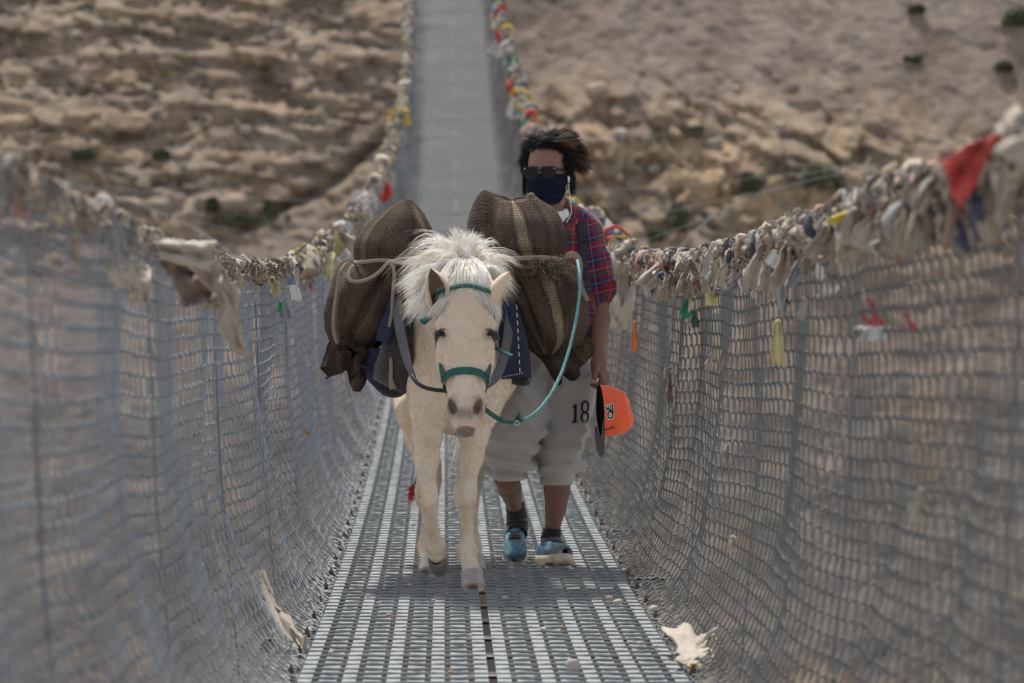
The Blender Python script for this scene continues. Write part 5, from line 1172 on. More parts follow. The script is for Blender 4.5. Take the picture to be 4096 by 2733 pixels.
# shoes and socks ----------------------------------------------------------
shm = M('blue_canvas', (1, 1, 1), .85, attr=True, noise=[(16, .35, (.55, .6, .6))], bump=(300, .5, .002)); solem = M('cream_rubber', (.52, .42, .31), .7, noise=[(40, .35)])
stm = M('pale_stitch', (.35, .32, .27), .8); sockm = M('striped_sock', (1, 1, 1), .95, attr=True, bump=(300, .6, .002), sheen=.2)
labm = M('shoe_label_black', (.015, .012, .010), .7); golm = M('label_gold', (.42, .22, .06), .6)
def shoe(org, yaw, pitch, rollv, first):
    """local: x across, y heel->toe .275 m, z up; origin under the ball of the foot"""
    Rm = np.array(Matrix.Rotation(yaw, 3, 'Z') @ Matrix.Rotation(pitch, 3, 'X') @ Matrix.Rotation(rollv, 3, 'Y'))
    W_ = lambda p: (np.array(p, float)-np.array([0, .19, 0]))@Rm.T+np.array(org)
    t_ = thing('shoe', None, None); COL.objects.unlink(t_); bpy.data.objects.remove(t_)
    root = bpy.data.objects.new('shoe', None); COL.objects.link(root); root.parent = person; root.empty_display_size = .05
    ys = [0, .012, .05, .11, .17, .215, .25, .268, .278]; hw = [.020, .030, .036, .036, .045, .048, .041, .028, .008]
    K, m = 40, 40; tt = np.linspace(0, .2775, K); hwk = np.interp(tt, ys, hw)
    def sole_ring(k, dz, gr): return None
    # sole
    V = []; toe_up = .010
    prof = [(-.006, .90), (-.004, 1.0), (.010, 1.04), (.024, 1.01), (.0255, .9)]
    def outline_pt(a, gr):
        # a 0..1 round the outline
        if a < .5: y = .139-.139*math.cos(a*2*np.pi); x = np.interp(y, ys, hw)
        else: y = .139-.139*math.cos(a*2*np.pi); x = -np.interp(y, ys, hw)
        return np.array([x*gr, .139+(y-.139)*(1+(gr-1)*.5)])
    n_ = 72
    for z, gr in prof:
        for j in range(n_):
            x, y = outline_pt(j/n_, gr); V.append(W_((x, y, z+toe_up*max(0, (y-.20)/.08)**2)))
    F = gridF(len(prof), n_, True)
    for base in (0, (len(prof)-1)*n_):
        j = np.arange(1, n_//2-1); q4 = np.stack([base+j, base+j+1, base+n_-j-1, base+n_-j], 1); F = np.concatenate([F, q4 if base == 0 else q4[:, ::-1]])
    mk('sole', np.array(V), F, solem, root)
    # upper
    V = []; C = []; Hh = [.050, .055, .056, .062, .060, .048, .038, .029, .018]
    for k in range(K):
        y = .003+tt[k]*.985; w_ = np.interp(y, ys, hw)*.98; hz = np.interp(y, ys, Hh); opn = np.interp(y, [0, .02, .12, .15, .16], [.55, .72, .70, .30, 0.])
        for j in range(m):
            a = -np.pi/2+opn*.6+0; a0 = np.pi*j/(m-1)
            x = w_*np.sign(np.cos(a0))*abs(math.cos(a0))**.75; z = hz*abs(math.sin(a0))**.8
            # cut the opening: push the crown down to form the throat
            if opn > 0: z = min(z, hz*(1-.0)); 
            p = [x, y, .022+z+toe_up*max(0, (y-.20)/.08)**2]; V.append(W_(p))
            blue = np.array([.055, .20, .27]); blue2 = np.array([.035, .10, .17]); navy = np.array([.025, .040, .052])
            wel = .020+.012*max(0, (y-.19)/.08)
            c_ = navy if z < wel and y > .13 else (blue2 if y < .13 else blue*(1+.25*math.sin(y*90+x*30)*.3)); C.append(c_)
    ok = mk('shoe_upper', np.array(V), gridF(K, m), shm, root, cols=np.array(C))
    bv = BVHTree.FromPolygons([tuple(v) for v in V], [tuple(int(q) for q in f) for f in gridF(K, m)])
    up = np.array(Rm@np.array([0, 0, 1.]))
    def onshoe(x, y, off=.001):
        o = Vector(W_((x, y, .2))); r = bv.ray_cast(o, Vector(-up)); return np.array(r[0])+up*off if r[0] is not None else W_((x, y, .07))
    b = MB(); arc = [onshoe(.040*math.sin(a)*1.0*.86, .135+.118*math.cos(a)*.98 if abs(a) < 1.57 else .135, .001) for a in np.linspace(-1.5, 1.5, 30)]
    b.tube(arc, .0018, 5); b.build('stitched_seam', stm, root, True)
    # throat lining
    b = MB(); c_ = [onshoe(.030*math.cos(a), .105+.050*math.sin(a), .002) for a in np.linspace(0, 2*np.pi, 28)]; b.tube(c_, .0022, 6); b.build('collar_lining', M('royal_blue_lining', (.015, .035, .12), .8) if first else bpy.data.materials['royal_blue_lining'], root, True)
    # label with writing
    G = np.array([[onshoe(x, y, .003) for x in np.linspace(-.0235, .0235, 9)] for y in np.linspace(.166, .188, 4)]).reshape(-1, 3); G2 = G-up*.002
    F = gridF(4, 9); idx = np.arange(36).reshape(4, 9); rim = np.array(list(idx[:, 0])+list(idx[-1, 1:])+list(idx[::-1, -1][1:])+list(idx[0, ::-1][1:]))
    lb_ = mk('shoe_label', np.concatenate([G, G2]), np.concatenate([F[:, ::-1], F+36, np.stack([rim[:-1], rim[1:], rim[1:]+36, rim[:-1]+36], 1)]), labm, root, False)
    cu = bpy.data.curves.new('word', 'FONT'); cu.body = 'FASHION'; cu.size = .0145; cu.align_x = 'CENTER'; cu.align_y = 'CENTER'; cu.extrude = 0; cu.resolution_u = 2
    to = bpy.data.objects.new('word', cu); COL.objects.link(to); dg = bpy.context.evaluated_depsgraph_get(); me = bpy.data.meshes.new_from_object(to.evaluated_get(dg)); bpy.data.objects.remove(to)
    V = np.array([v.co[:] for v in me.vertices]); xr_ = V[:, 0]/max(abs(V[:, 0]))*.0205
    V3 = np.array([onshoe(-x, .1772-y*1.0, .0042) for x, y in zip(xr_, V[:, 1])]); F = [tuple(p.vertices) for p in me.polygons]
    mk('label_lettering', V3, F, golm, root, False)
    return W_
shoe(P(1183, 1281, 14.93)+np.array([0, 0, .012]), R(180-4), R(-35), 0, True)
shoe(P(1280, 1290, 14.66)+np.array([0, .0, .000]), R(180+17), R(4), R(-4), False)
def sock(pts, name='sock'):
    c_ = np.array([P(*q[:3]) for q in pts]); r_ = np.array([q[3] for q in pts]); K = 24; t = np.linspace(0, len(c_)-1, K)
    cc = np.stack([np.interp(t, range(len(c_)), c_[:, k]) for k in range(3)], -1); rr = np.interp(t, range(len(c_)), r_)*(1+.02*np.sin(t*17)); m = 28
    V, F = tubes(cc[None], rr[None], m); u = np.repeat(np.linspace(0, 1, K), m); V += .0015*vn(V*70)[:, None]
    C = np.tile([.012, .012, .014], (len(V), 1)); C[(u > .34)*(u < .55)] = [.09, .085, .08]
    inn = V.reshape(K, m, 3); ci = (cc[:, None]+(inn-cc[:, None])*.9).reshape(-1, 3); n_ = K*m; r0_ = np.arange(m)
    F = np.concatenate([F, F[:, ::-1]+n_, np.stack([r0_, r0_+n_, np.roll(r0_, -1)+n_, np.roll(r0_, -1)], 1)])
    mk(name, np.concatenate([V, ci]), F, sockm, person, cols=np.concatenate([C, C]))
sock([(1183, 1160, 14.95, .038), (1186, 1180, 14.98, .040), (1187, 1196, 14.99, .043), (1187, 1212, 14.98, .044), (1186, 1226, 14.95, .042)])
sock([(1267, 1214, 14.80, .0375), (1264, 1238, 14.795, .039), (1266, 1252, 14.785, .043), (1268, 1264, 14.77, .045)])

# cap ------------------------------------------------------------------------
capt = thing('baseball_cap', 'orange baseball cap held upside by its rim in the hand of the person', 'cap', P(1378, 943, 14.56))
orm = M('orange_cloth', (.86, .125, .045), .85, noise=[(14, .3, (.68, .085, .035)), (300, .25, (.6, .08, .03))], bump=(300, .4, .0015), sheen=.2); ordk = M('black_lining', (.012, .012, .013), .9); vism = M('grey_visor', (.17, .15, .135), .8, noise=[(300, .3)]); visb = M('black_visor', (.012, .013, .015), .6)
CU = nrm(np.array([.95, .17, .03])); CF = nrm(np.array([.13, -.12, -.985])); CF = nrm(CF-CU*(CF@CU)); CS = np.cross(CU, CF)   # up of crown, forward, side
if CS[1] > 0: CS = -CS
CO = P(1378, 943, 14.56)
cw = lambda s_, f_, u_: CO+CS*s_+CF*f_+CU*u_
def crown_pt(a, t, off=0.):
    # a round, t 0 rim .. 1 top
    r = np.interp(t, [0, .3, .6, .85, .95, 1], [1, .99, .86, .52, .25, .0]); hgt = np.interp(t, [0, .3, .6, .85, 1], [0, .050, .092, .114, .120])
    fr = math.cos(a); bl = 1+.03*math.sin(a*2+1)*t
    rb = r*(1-(.16*t*(1.1-t)*4*.6 if fr < 0 else 0)*abs(fr))
    base = cw(math.sin(a)*(.074+off)*r*bl, fr*(.100+off)*rb+(.012*t), hgt*(1+.04*fr)+off*t)
    return base
K, m = 34, 72; V = []
for k in range(K):
    for j in range(m):
        a = 2*np.pi*j/m; p = crown_pt(a, k/(K-1)); d_ = p-CO; dent = .012*math.exp(-((a-5.0)/.5)**2-((k/(K-1)-.52)/.2)**2)+.006*math.sin(a*3+2)*math.sin(k/(K-1)*3.14); seam = .0012*math.exp(-(((a/(np.pi/3)) % 1-.5)/.03)**2)
        V.append(p-nrm(d_)*(dent-seam)+nrm(d_)*.004*float(vn(p*22)))
V = np.array(V); n_ = len(V); inn = CO+(V-CO)*.965; F = gridF(K, m, True); i = np.arange(m)
GG = V.reshape(K, m, 3); cap_bvh = BVHTree.FromPolygons([tuple(v) for v in V], [tuple(int(q) for q in f) for f in F])
mk('crown', V, F, orm, capt); mk('lining', np.concatenate([inn, V[:m]*1.0]), np.concatenate([F[:, ::-1], np.stack([i, np.roll(i, -1), np.roll(i, -1)+n_, i+n_], 1)]), ordk, capt)
V = []; K2, m2 = 10, 30
for lay in (0, 1):
    for k in range(K2):
        t = k/(K2-1)
        for j in range(m2):
            a = (j/(m2-1)*2-1)*1.12; s_ = math.sin(a)*.078; f0 = math.cos(a)*.098; f1 = f0+.076*math.cos(a*.80)**.5*(1 if abs(a) < 1.1 else .3)
            V.append(cw(s_*(1+.04*t), f0+(f1-f0)*t, -.002-.003*lay-.022*(s_/.078)**2*t*-.2+.010*t*t*-1+.012*(1-(s_/.08)**2)*t*.6))
V = np.array(V); F = gridF(K2, m2); n2_ = K2*m2; idx = np.arange(n2_).reshape(K2, m2); rim = np.array(list(idx[:, 0])+list(idx[-1, 1:])+list(idx[::-1, -1][1:])+list(idx[0, ::-1][1:]))
vo = mk('visor', np.concatenate([V[:n2_], V[:n2_]-CU*.0012]), np.concatenate([F, F[:, ::-1]+n2_, np.stack([rim[:-1], rim[:-1]+n2_, rim[1:]+n2_, rim[1:]], 1)]), visb, capt)
mk('visor_underside', np.concatenate([V[n2_:], V[n2_:]-CU*.0012]), np.concatenate([F, F[:, ::-1]+n2_, np.stack([rim[:-1], rim[:-1]+n2_, rim[1:]+n2_, rim[1:]], 1)]), vism, capt)
def capd(x, y): return P(x, y, 14.4)
whp = M('white_print', (.72, .70, .68), .7); orp = M('orange_print', (.80, .20, .03), .7)
# emblem: winged letter with an orange dot (black on a white edge)
ring_ = [(1402, 962), (1398.5, 958.5), (1397.5, 953.5), (1399.5, 948.5), (1403, 946.5), (1407, 947.5), (1409.5, 951.5), (1409.5, 956.5), (1407, 961), (1402, 962)]
wing = [line(1410, 953, 1409, 928, 3.6), line(1404.6, 945, 1404, 930, 2.9), line(1399.4, 942, 1398.4, 931.5, 2.7), line(1394.5, 938.5, 1393.4, 933, 2.5), line(1393, 938, 1410, 947.5, 4.2)]
def grow(polys, g):
    out = []
    for q in polys:
        q = np.array(q, float); c_ = q.mean(0); u_ = nrm(q[2]+q[3]-q[0]-q[1]); v_ = np.array([-u_[1], u_[0]])
        out.append([p+u_*g*np.sign((p-c_)@u_)+v_*g*np.sign((p-c_)@v_) for p in q])
    return out
blk_ = e_(ring_, 4.0)+wing
decal('emblem_edge', grow(blk_, 1.3), capd, cap_bvh, whp, capt, 6, .0012); decal('emblem', blk_, capd, cap_bvh, blackp, capt, 6, .0022)
decal('emblem_edge', [line(1403.5, 950, 1403.5, 958.5, 7)], capd, cap_bvh, whp, capt, 6, .0028); decal('emblem_dot', [line(1403.5, 952, 1403.5, 956.8, 4.6)], capd, cap_bvh, orp, capt, 6, .0036)
decal('side_script', e_([(1388, 989), (1397, 987.5), (1399, 985)], 2.2)+e_([(1399, 987), (1405, 984), (1408, 985), (1413, 982)], 1.8)+[line(1406, 980, 1407, 988, 1.5), line(1411, 978, 1414, 984, 1.5)], capd, cap_bvh, blackp, capt, 5, .0014)
b = MB(); q = project(cap_bvh, P(1436, 941, 14.4), .001); b.tube([q, q+np.array([0, -.0025, 0])], .0036, 10); b.build('eyelet', ringm, capt, True)
band = [project(cap_bvh, P(x, y, 14.4), .0015) for x, y in [(1396, 974), (1405, 971), (1415, 968.5), (1425, 964), (1434, 958), (1440, 952)]]
# backpack
bp = thing('backpack', 'dark backpack worn by the person, its strap over the plaid shirt', 'backpack', (.30, 14.95, 1.1))
bpm = M('black_nylon', (.022, .023, .025), .7, noise=[(30, .4)], bump=(300, .3, .002))
K, m = 20, 40; V = []
for k in range(K):
    t = k/(K-1); z = .86+.46*t; sc_ = np.interp(t, [0, .04, .12, .85, .96, 1], [.5, .85, 1, .95, .7, .3])
    for j in range(m):
        a = 2*np.pi*j/m; V.append((.285+.145*sc_*np.sign(math.cos(a))*abs(math.cos(a))**.5, 14.985+.075*sc_*np.sign(math.sin(a))*abs(math.sin(a))**.5, z))
mk('pack_body', np.array(V), gridF(K, m, True)[:, ::-1], bpm, bp)
sh_bvh = BVHTree.FromPolygons([tuple(v) for v in vco(bpy.data.objects['plaid_shirt'])+np.array(person.location)], [tuple(p.vertices) for p in bpy.data.objects['plaid_shirt'].data.polygons])
def psh(x, y, off=.006): return project(sh_bvh, P(x, y, 14.5), off)
ribbon('shoulder_strap', [np.array([.375, 14.87, 1.345]), np.array([.378, 14.80, 1.362]), psh(1338, 512, .010), psh(1339, 530), psh(1340, 550), psh(1341, 575), psh(1342, 600), psh(1343, 630), psh(1341, 660), psh(1338, 700)], [.03, .034, .036, .036, .034, .034, .026, .022, .020, .018], (0, -1, .15), bpm, bp, .005)
b = MB(); q = psh(1341, 548, .012); b.box(q, (.021, .004, .005)); b.box(q+np.array([.004, 0, -.011]), (.017, .003, .003)); b.build('buckle', bpm, bp)
# ================================================================ RAGS, FLAGS, PEBBLES
RC = dict(cream=(.50, .43, .34), beige=(.42, .34, .26), tan=(.36, .28, .20), brown=(.20, .13, .095), white=(.66, .63, .58), red=(.55, .05, .035), yellow=(.62, .42, .06), paleyellow=(.62, .52, .25), green=(.05, .30, .15), blue=(.11, .22, .34), navy=(.05, .06, .11), orange=(.65, .19, .05), grey=(.30, .29, .28), pink=(.50, .25, .22), darkgreen=(.05, .12, .07))
rm = {}
def ragm(k):
    if k not in rm:
        c = tuple(x*.82 for x in RC[k]); m = M('faded_cloth_'+k, c, .92, noise=[(26, .5, tuple(x*.62+.03 for x in c)), (260, .3, tuple(x*.7 for x in c))], bump=(160, .6, .004), sheen=.15); rm[k] = m
        b = m.node_tree.nodes['Principled BSDF']
        try: b.inputs['Transmission Weight'].default_value = 0
        except Exception: pass
    return rm[k]
def cloth(L_, W_, seed, wind=(0, 0), knot=True, fold=5, curl=.3, nu=30, nv=16, torn=.12, th=.0022, pinch=.16):
    """a hanging rag: u runs down from the knot, v across"""
    g = np.random.default_rng(seed); u, v = np.meshgrid(np.linspace(0, 1, nu), np.linspace(-1, 1, nv), indexing='ij')
    wd = W_/2*np.interp(u, [0, .08, .22, .6, 1], [pinch*.6, pinch, .55, 1, .92])*(1+.18*fbm(np.stack([u*3, v*2, u*0+seed], -1), 2))
    ln = L_*(u-.0)*(1-torn*(vn(np.stack([v*5, v*0+seed, v*0], -1))*.5+.5)*u)
    comp = np.interp(u, [0, .3, 1], [1, .75, .45])
    f = np.sin(v*fold+g.uniform(0, 6)+u*g.uniform(-2, 2))*comp
    x = v*wd+curl*W_*.3*np.sin(u*3+g.uniform(0, 6))*u; y = f*W_*.16+.3*W_*fbm(np.stack([u*3, v*1.5, u*0+seed*2.], -1), 3)*u; z = -ln
    x = x+wind[0]*L_*u**1.4; y = y+wind[1]*L_*u**1.3; z = z*(1-.35*min(1, abs(wind[0])+abs(wind[1]))*u)
    x = x+.05*W_*vn(np.stack([u*9, v*5, u*0+seed], -1)); z = z+.06*W_*vn(np.stack([u*6, v*7, u*0+seed+3], -1))
    G = np.stack([x, y, z], -1); N_ = nrm(np.cross(np.gradient(G, axis=0), np.gradient(G, axis=1))); n_ = nu*nv
    F = gridF(nu, nv); idx = np.arange(n_).reshape(nu, nv); rim = np.array(list(idx[:, 0])+list(idx[-1, 1:])+list(idx[::-1, -1][1:])+list(idx[0, ::-1][1:]))
    V = np.concatenate([(G+N_*th/2).reshape(-1, 3), (G-N_*th/2).reshape(-1, 3)]); F = np.concatenate([F, F[:, ::-1]+n_, np.stack([rim[:-1], rim[:-1]+n_, rim[1:]+n_, rim[1:]], 1)])
    if knot:
        uu, vv = np.meshgrid(np.linspace(0, np.pi, 9), np.linspace(0, 2*np.pi, 14, endpoint=False), indexing='ij')
        s = np.stack([np.sin(uu)*np.cos(vv), np.sin(uu)*np.sin(vv), np.cos(uu)], -1).reshape(-1, 3); r = .006+W_*.05
        s = s*(1+.5*vn(s*3+seed)[:, None])*r*np.array([1, 1.1, .85]); F = np.concatenate([F, gridF(9, 14, True)+len(V)]); V = np.concatenate([V, s])
    return V, F
def rag(label, cat, col_, pos, L_, W_, seed, wind=(0, 0), name='rag', group=None, rot=0., **k):
    V, F = cloth(L_, W_, seed, wind, **k); c_, s_ = math.cos(rot), math.sin(rot); Rz = np.array([[c_, -s_, 0], [s_, c_, 0], [0, 0, 1]])
    o = mk(name, (V@Rz.T)+np.array(pos), F, ragm(col_), None, loc=pos); kinds(o, label, cat, group); return o
def at_rail(xf, sg, dz=0., yoff=0):
    """point on the handrail seen at this column of the photograph"""
    lo, hi = (4.6, 26) if abs(xf-1022) > 180 else (26, 68)
    Y = np.linspace(lo, hi, 600); s = net_surf(np.zeros(600), Y, sg); px = 1022+(s[:, 0]+.13)*FP/Y; k = int(np.argmin(np.abs(px-xf))); return s[k]+np.array([0, 0, dz])
def on_net(xf, yf, sg, off=.02):
    Y = np.repeat(np.linspace(4.5, 24, 160), 60); t = np.tile(np.linspace(0, 1, 60), 160); s = net_surf(t, Y, sg)
    px = 1022+(s[:, 0]+.13)*FP/Y; py = 652-(s[:, 2]-1.08)*FP/Y; k = int(np.argmin((px-xf)**2+(py-yf)**2)); return s[k]+np.array([-sg*off, -.01, 0])
gN = 'distinct rags tied to the side nets'
def patch(label, cat, col_, quad, Y, seed, name='rag', fold=.02, nf=3., th=.003, nu=30, nv=22, dY=(0, 0, 0, 0), torn=.05):
    """a crumpled piece of cloth between four corners (clockwise), each at its own distance"""
    g = [P(x, y, Y+d) for (x, y), d in zip(quad, dY)]; u, v = np.meshgrid(np.linspace(0, 1, nu), np.linspace(0, 1, nv), indexing='ij')
    U = u[..., None]; Vv = v[..., None]; G = g[0]*(1-U)*(1-Vv)+g[1]*U*(1-Vv)+g[2]*U*Vv+g[3]*(1-U)*Vv
    sz = np.linalg.norm(g[2]-g[0]); e = np.sin(np.pi*u)*np.sin(np.pi*v)
    G[..., 1] += fold*np.sin(v*nf*6.28+u*2+seed)*(.4+.6*u)+fold*1.2*fbm(np.stack([u*4, v*4, u*0+seed], -1), 3)
    G[..., 0] += .06*sz*fbm(np.stack([u*3, v*5, u*0+seed+5], -1), 3)*(1-.5*e); G[..., 2] += .06*sz*fbm(np.stack([u*5, v*3, u*0+seed+9], -1), 3)*(1-.5*e)+torn*sz*vn(np.stack([v*9, v*0+seed, v*0], -1))*u**6
    N_ = nrm(np.cross(np.gradient(G, axis=0), np.gradient(G, axis=1))); n_ = nu*nv; F = gridF(nu, nv); idx = np.arange(n_).reshape(nu, nv)
    rim = np.array(list(idx[:, 0])+list(idx[-1, 1:])+list(idx[::-1, -1][1:])+list(idx[0, ::-1][1:]))
    o = mk(name, np.concatenate([(G+N_*th/2).reshape(-1, 3), (G-N_*th/2).reshape(-1, 3)]), np.concatenate([F, F[:, ::-1]+n_, np.stack([rim[:-1], rim[:-1]+n_, rim[1:]+n_, rim[1:]], 1)]), ragm(col_), None, loc=g[0]); kinds(o, label, cat)
    return o
patch('big red flag torn to a point, flying from the right handrail', 'flag', 'red', [(2300, 308), (2225, 330), (2157, 380), (2160, 400)][:1]+[(2198, 478), (2158, 380), (2220, 335)], 6.05, 3, 'prayer_flag', .022, 1.3, dY=(0, .1, .1, 0))
rag('small bright yellow rag peeking above the big red flag', 'rag', 'yellow', at_rail(2262, 1, .06), .025, .03, 4, (-.1, 0))
rag('folded mustard yellow rag arched over the right handrail', 'rag', 'yellow', at_rail(1985, 1, .035), .09, .06, 5, (-.75, 0), fold=3, pinch=.8)
rag('orange and yellow rag strip hanging beside the mustard one', 'rag', 'paleyellow', at_rail(1988, 1, .0), .075, .025, 6, (0, 0))
rag('long white rag strip hanging down in the middle of the right net', 'rag', 'white', at_rail(1885, 1, 0), .17, .045, 7, (.12, 0), fold=3)
rag('thin frayed beige rag hanging far down the right net', 'rag', 'beige', at_rail(1822, 1, 0), .26, .03, 8, (.08, 0), fold=4)
rag('yellow rag knotted at the tip of the long beige strip', 'rag', 'paleyellow', on_net(1812, 745, 1, .03), .125, .036, 9, (0, 0), pinch=.6)
patch('big pale cream cloth bulging over the right net by the arm of the person', 'cloth', 'cream', [(1405, 590), (1470, 620), (1455, 765), (1395, 750)], 18.5, 10, 'cloth', .05, 1.5, nu=44, nv=34)
rag('cream cloth heaped on the right handrail above the bulging cloth', 'cloth', 'cream', at_rail(1455, 1, .10), .11, .13, 11, (-.6, 0), 'cloth', fold=4, pinch=.7)
rag('flat beige rag hanging like a leaf from the right handrail', 'rag', 'beige', at_rail(1545, 1, -.01), .16, .085, 12, (-.12, 0), fold=2)
rag('bright green rag tuft under the right handrail', 'rag', 'green', at_rail(1562, 1, -.0), .06, .05, 13, (0, 0))
rag('green bunched rag caught in the right net', 'rag', 'green', on_net(1592, 690, 1), .07, .05, 14, (0, 0))
rag('green frayed rag caught lower beside the bunched green rag', 'rag', 'darkgreen', on_net(1606, 715, 1), .06, .03, 15, (.1, 0))
rag('orange tuft of cloth on the right handrail', 'rag', 'orange', at_rail(1478, 1, .04), .06, .07, 16, (-.2, 0))
rag('torn orange rag hanging in the right net near the person', 'rag', 'orange', on_net(1466, 735, 1), .15, .035, 17, (0, 0))
rag('twisted cream rag hanging in folds below the right handrail', 'rag', 'paleyellow', at_rail(1640, 1, 0), .17, .07, 18, (.03, 0), fold=6)
rag('navy rag between cream ones on the right handrail', 'rag', 'navy', at_rail(1618, 1, .02), .10, .05, 19, (0, 0))
rag('dark blue rag hanging under the cream tangle on the right', 'rag', 'navy', at_rail(1682, 1, -.01), .10, .05, 20, (0, 0))
rag('crimson rag seen through the upper right net', 'rag', 'red', on_net(1950, 690, 1, -.04), .08, .04, 21, (.2, 0))
rag('second crimson rag seen through the net, further right', 'rag', 'red', on_net(2030, 715, 1, -.04), .045, .02, 22, (.4, 0))
rag('pale paper-like scrap stuck in the right net', 'scrap', 'white', on_net(2020, 742, 1), .03, .055, 23, (0, 0), 'scrap', knot=False, pinch=1.5)
rag('small red rag tied on the cream tangle of the right handrail', 'rag', 'red', at_rail(1798, 1, .02), .07, .035, 24, (-.2, 0))
rag('pale beige knot of cloth tied in the middle of the right net', 'rag', 'cream', on_net(1692, 1240, 1), .045, .035, 25, (0, 0))
rag('reddish brown strip hanging down the right net', 'rag', 'brown', on_net(1550, 845, 1), .16, .022, 26, (0, 0), torn=.3)
patch('rumpled off-white rag lying where the right net meets the deck', 'rag', 'cream', [(1535, 1438), (1648, 1462), (1612, 1535), (1560, 1528)], 10.8, 27, 'rag', .030, 2., dY=(.35, .25, -.15, -.2), nu=44, nv=34)
patch('off-white torn flap standing up behind the rumpled rag', 'rag', 'cream', [(1652, 1430), (1655, 1448), (1600, 1480), (1610, 1466)], 10.95, 28, 'rag', .015, 1.)
rag('tiny yellow scrap at the right deck edge in the foreground', 'scrap', 'yellow', on_net(1590, 1538, 1, .0)+np.array([0, 0, .02]), .02, .025, 29, (0, 0), 'scrap', knot=False, pinch=.8)
patch('long beige strip of cloth slanting from the left net down to the deck', 'rag', 'beige', [(582, 1316), (612, 1318), (700, 1500), (655, 1500)], 11.4, 30, 'rag', .012, .7, th=.006, dY=(.5, .5, -.1, -.1), nu=44)
rag('small tan scrap caught in the left net', 'scrap', 'tan', on_net(688, 982, -1), .035, .03, 31, (.4, 0), 'scrap')
patch('pale beige rag folded like a hood hanging on the left net', 'rag', 'cream', [(290, 590), (345, 620), (345, 695), (300, 690)], 8.2, 32, 'rag', .02, 1.)
patch('pointed beige flag flapping out from the left handrail', 'flag', 'cream', [(352, 548), (495, 560), (480, 620), (370, 590)], 8.6, 33, 'prayer_flag', .02, 1.5)
patch('dark brown folded rag in the middle of the beige bunch on the left', 'rag', 'brown', [(365, 590), (430, 600), (500, 690), (420, 700)], 8.8, 34, 'rag', .025, 2.)
patch('tan rag with ragged end right of the brown rag on the left net', 'rag', 'tan', [(440, 600), (500, 600), (520, 705), (470, 715)], 9.0, 35, 'rag', .02, 1.5)
patch('long beige flag trailing far down over the left net', 'flag', 'beige', [(488, 590), (540, 650), (570, 830), (500, 760)], 9.6, 36, 'prayer_flag', .025, 1.2, nu=44)
rag('bunched cream and yellow rag knot on the left handrail', 'rag', 'paleyellow', at_rail(617, -1, .01), .11, .07, 37, (.1, 0), fold=6)
rag('pale blue rag on the left handrail', 'rag', 'blue', at_rail(662, -1, .01), .085, .055, 38, (.05, 0), fold=2, pinch=.9)
rag('cream rag hanging beside the pale blue one', 'rag', 'cream', at_rail(686, -1, .0), .10, .035, 39, (.15, 0))
rag('grey gauze rag hanging below the cream knot on the left', 'rag', 'grey', on_net(642, 695, -1), .08, .05, 40, (.1, 0))
rag('small green rag below the cream knot on the left net', 'rag', 'green', on_net(630, 690, -1), .04, .025, 41, (0, 0))
rag('dark red rag strip hanging on the left net near the sack', 'rag', 'red', at_rail(708, -1, -.03), .12, .03, 42, (.05, 0))
rag('dark green rag strip beside the dark red one', 'rag', 'darkgreen', at_rail(716, -1, -.03), .09, .03, 43, (0, 0))
rag('blurred faded red rag at the far left of the left handrail', 'rag', 'pink', at_rail(20, -1, -.02), .06, .02, 44, (.5, 0))
rag('pale yellow rag blurred on the left handrail in the foreground', 'rag', 'paleyellow', at_rail(128, -1, .0), .04, .022, 45, (.05, 0))
rag('cream strip hanging under the pale yellow foreground rag', 'rag', 'tan', at_rail(150, -1, -.03), .08, .016, 46, (.3, 0))
rag('dusty cream rag caught in the left net near the foreground', 'rag', 'cream', on_net(235, 590, -1), .08, .035, 47, (.3, 0))
rag('orange rag seen through the left net near the frame edge', 'scrap', 'orange', on_net(12, 1325, -1, -.03), .03, .03, 48, (0, 0), 'scrap')
rag('yellow knot of cloth on the far left handrail above the left sack', 'rag', 'yellow', at_rail(915, -1, .10), .22, .30, 49, (.2, 0), pinch=1.)
rag('yellow flag at the top of the far left handrail', 'flag', 'yellow', at_rail(958, -1, .10), .16, .50, 50, (0, 0), 'prayer_flag', pinch=1.4)
rag('yellowish rag on the left handrail just left of the left sack', 'rag', 'paleyellow', at_rail(838, -1, .04), .14, .16, 51, (.2, 0))
# many small rags along both handrails: a few base rags with distinct looks, then copies
base = []
kinds_ = [('cream', 'small cream rag'), ('beige', 'small beige rag'), ('white', 'small whitish rag'), ('tan', 'small tan rag'), ('grey', 'small grey rag'), ('red', 'small red rag'), ('green', 'small green rag'), ('blue', 'small blue rag'), ('yellow', 'small yellow rag'), ('pink', 'small faded pink rag')]
for i_, (c_, l_) in enumerate(kinds_):
    for v_ in range(2):
        V, F = cloth(.10, .06, 60+i_*3+v_, (rng.uniform(-.3, .3), 0), fold=6+v_*2, nu=18, nv=12, pinch=.5)
        me_ = mk('rag', V, F, ragm(c_)); base.append((me_, l_)); 
used_ = set()
def small(pos, bi, sc_, where, grp):
    o0, l_ = base[bi]
    o = o0 if bi not in used_ else o0.copy()
    if bi in used_: COL.objects.link(o)
    used_.add(bi)
    if bi >= 10 and 'tangle' in where: sc_ *= .55
    o.location = pos; o.rotation_euler = (rng.uniform(-.35, .35), rng.uniform(-.6, .6), rng.uniform(0, 6.28)); o.scale = (sc_*rng.uniform(.8, 1.5), sc_*rng.uniform(.8, 1.4), sc_*rng.uniform(.7, 1.7))
    kinds(o, l_+' '+where, 'rag', grp)
wt = np.array([8, 7, 3.5, 6, 1.6, .15, .2, .15, .25, .5]); wt = wt/wt.sum()
def pick(w=wt): return int(rng.choice(10, p=w))*2+int(rng.integers(0, 2))
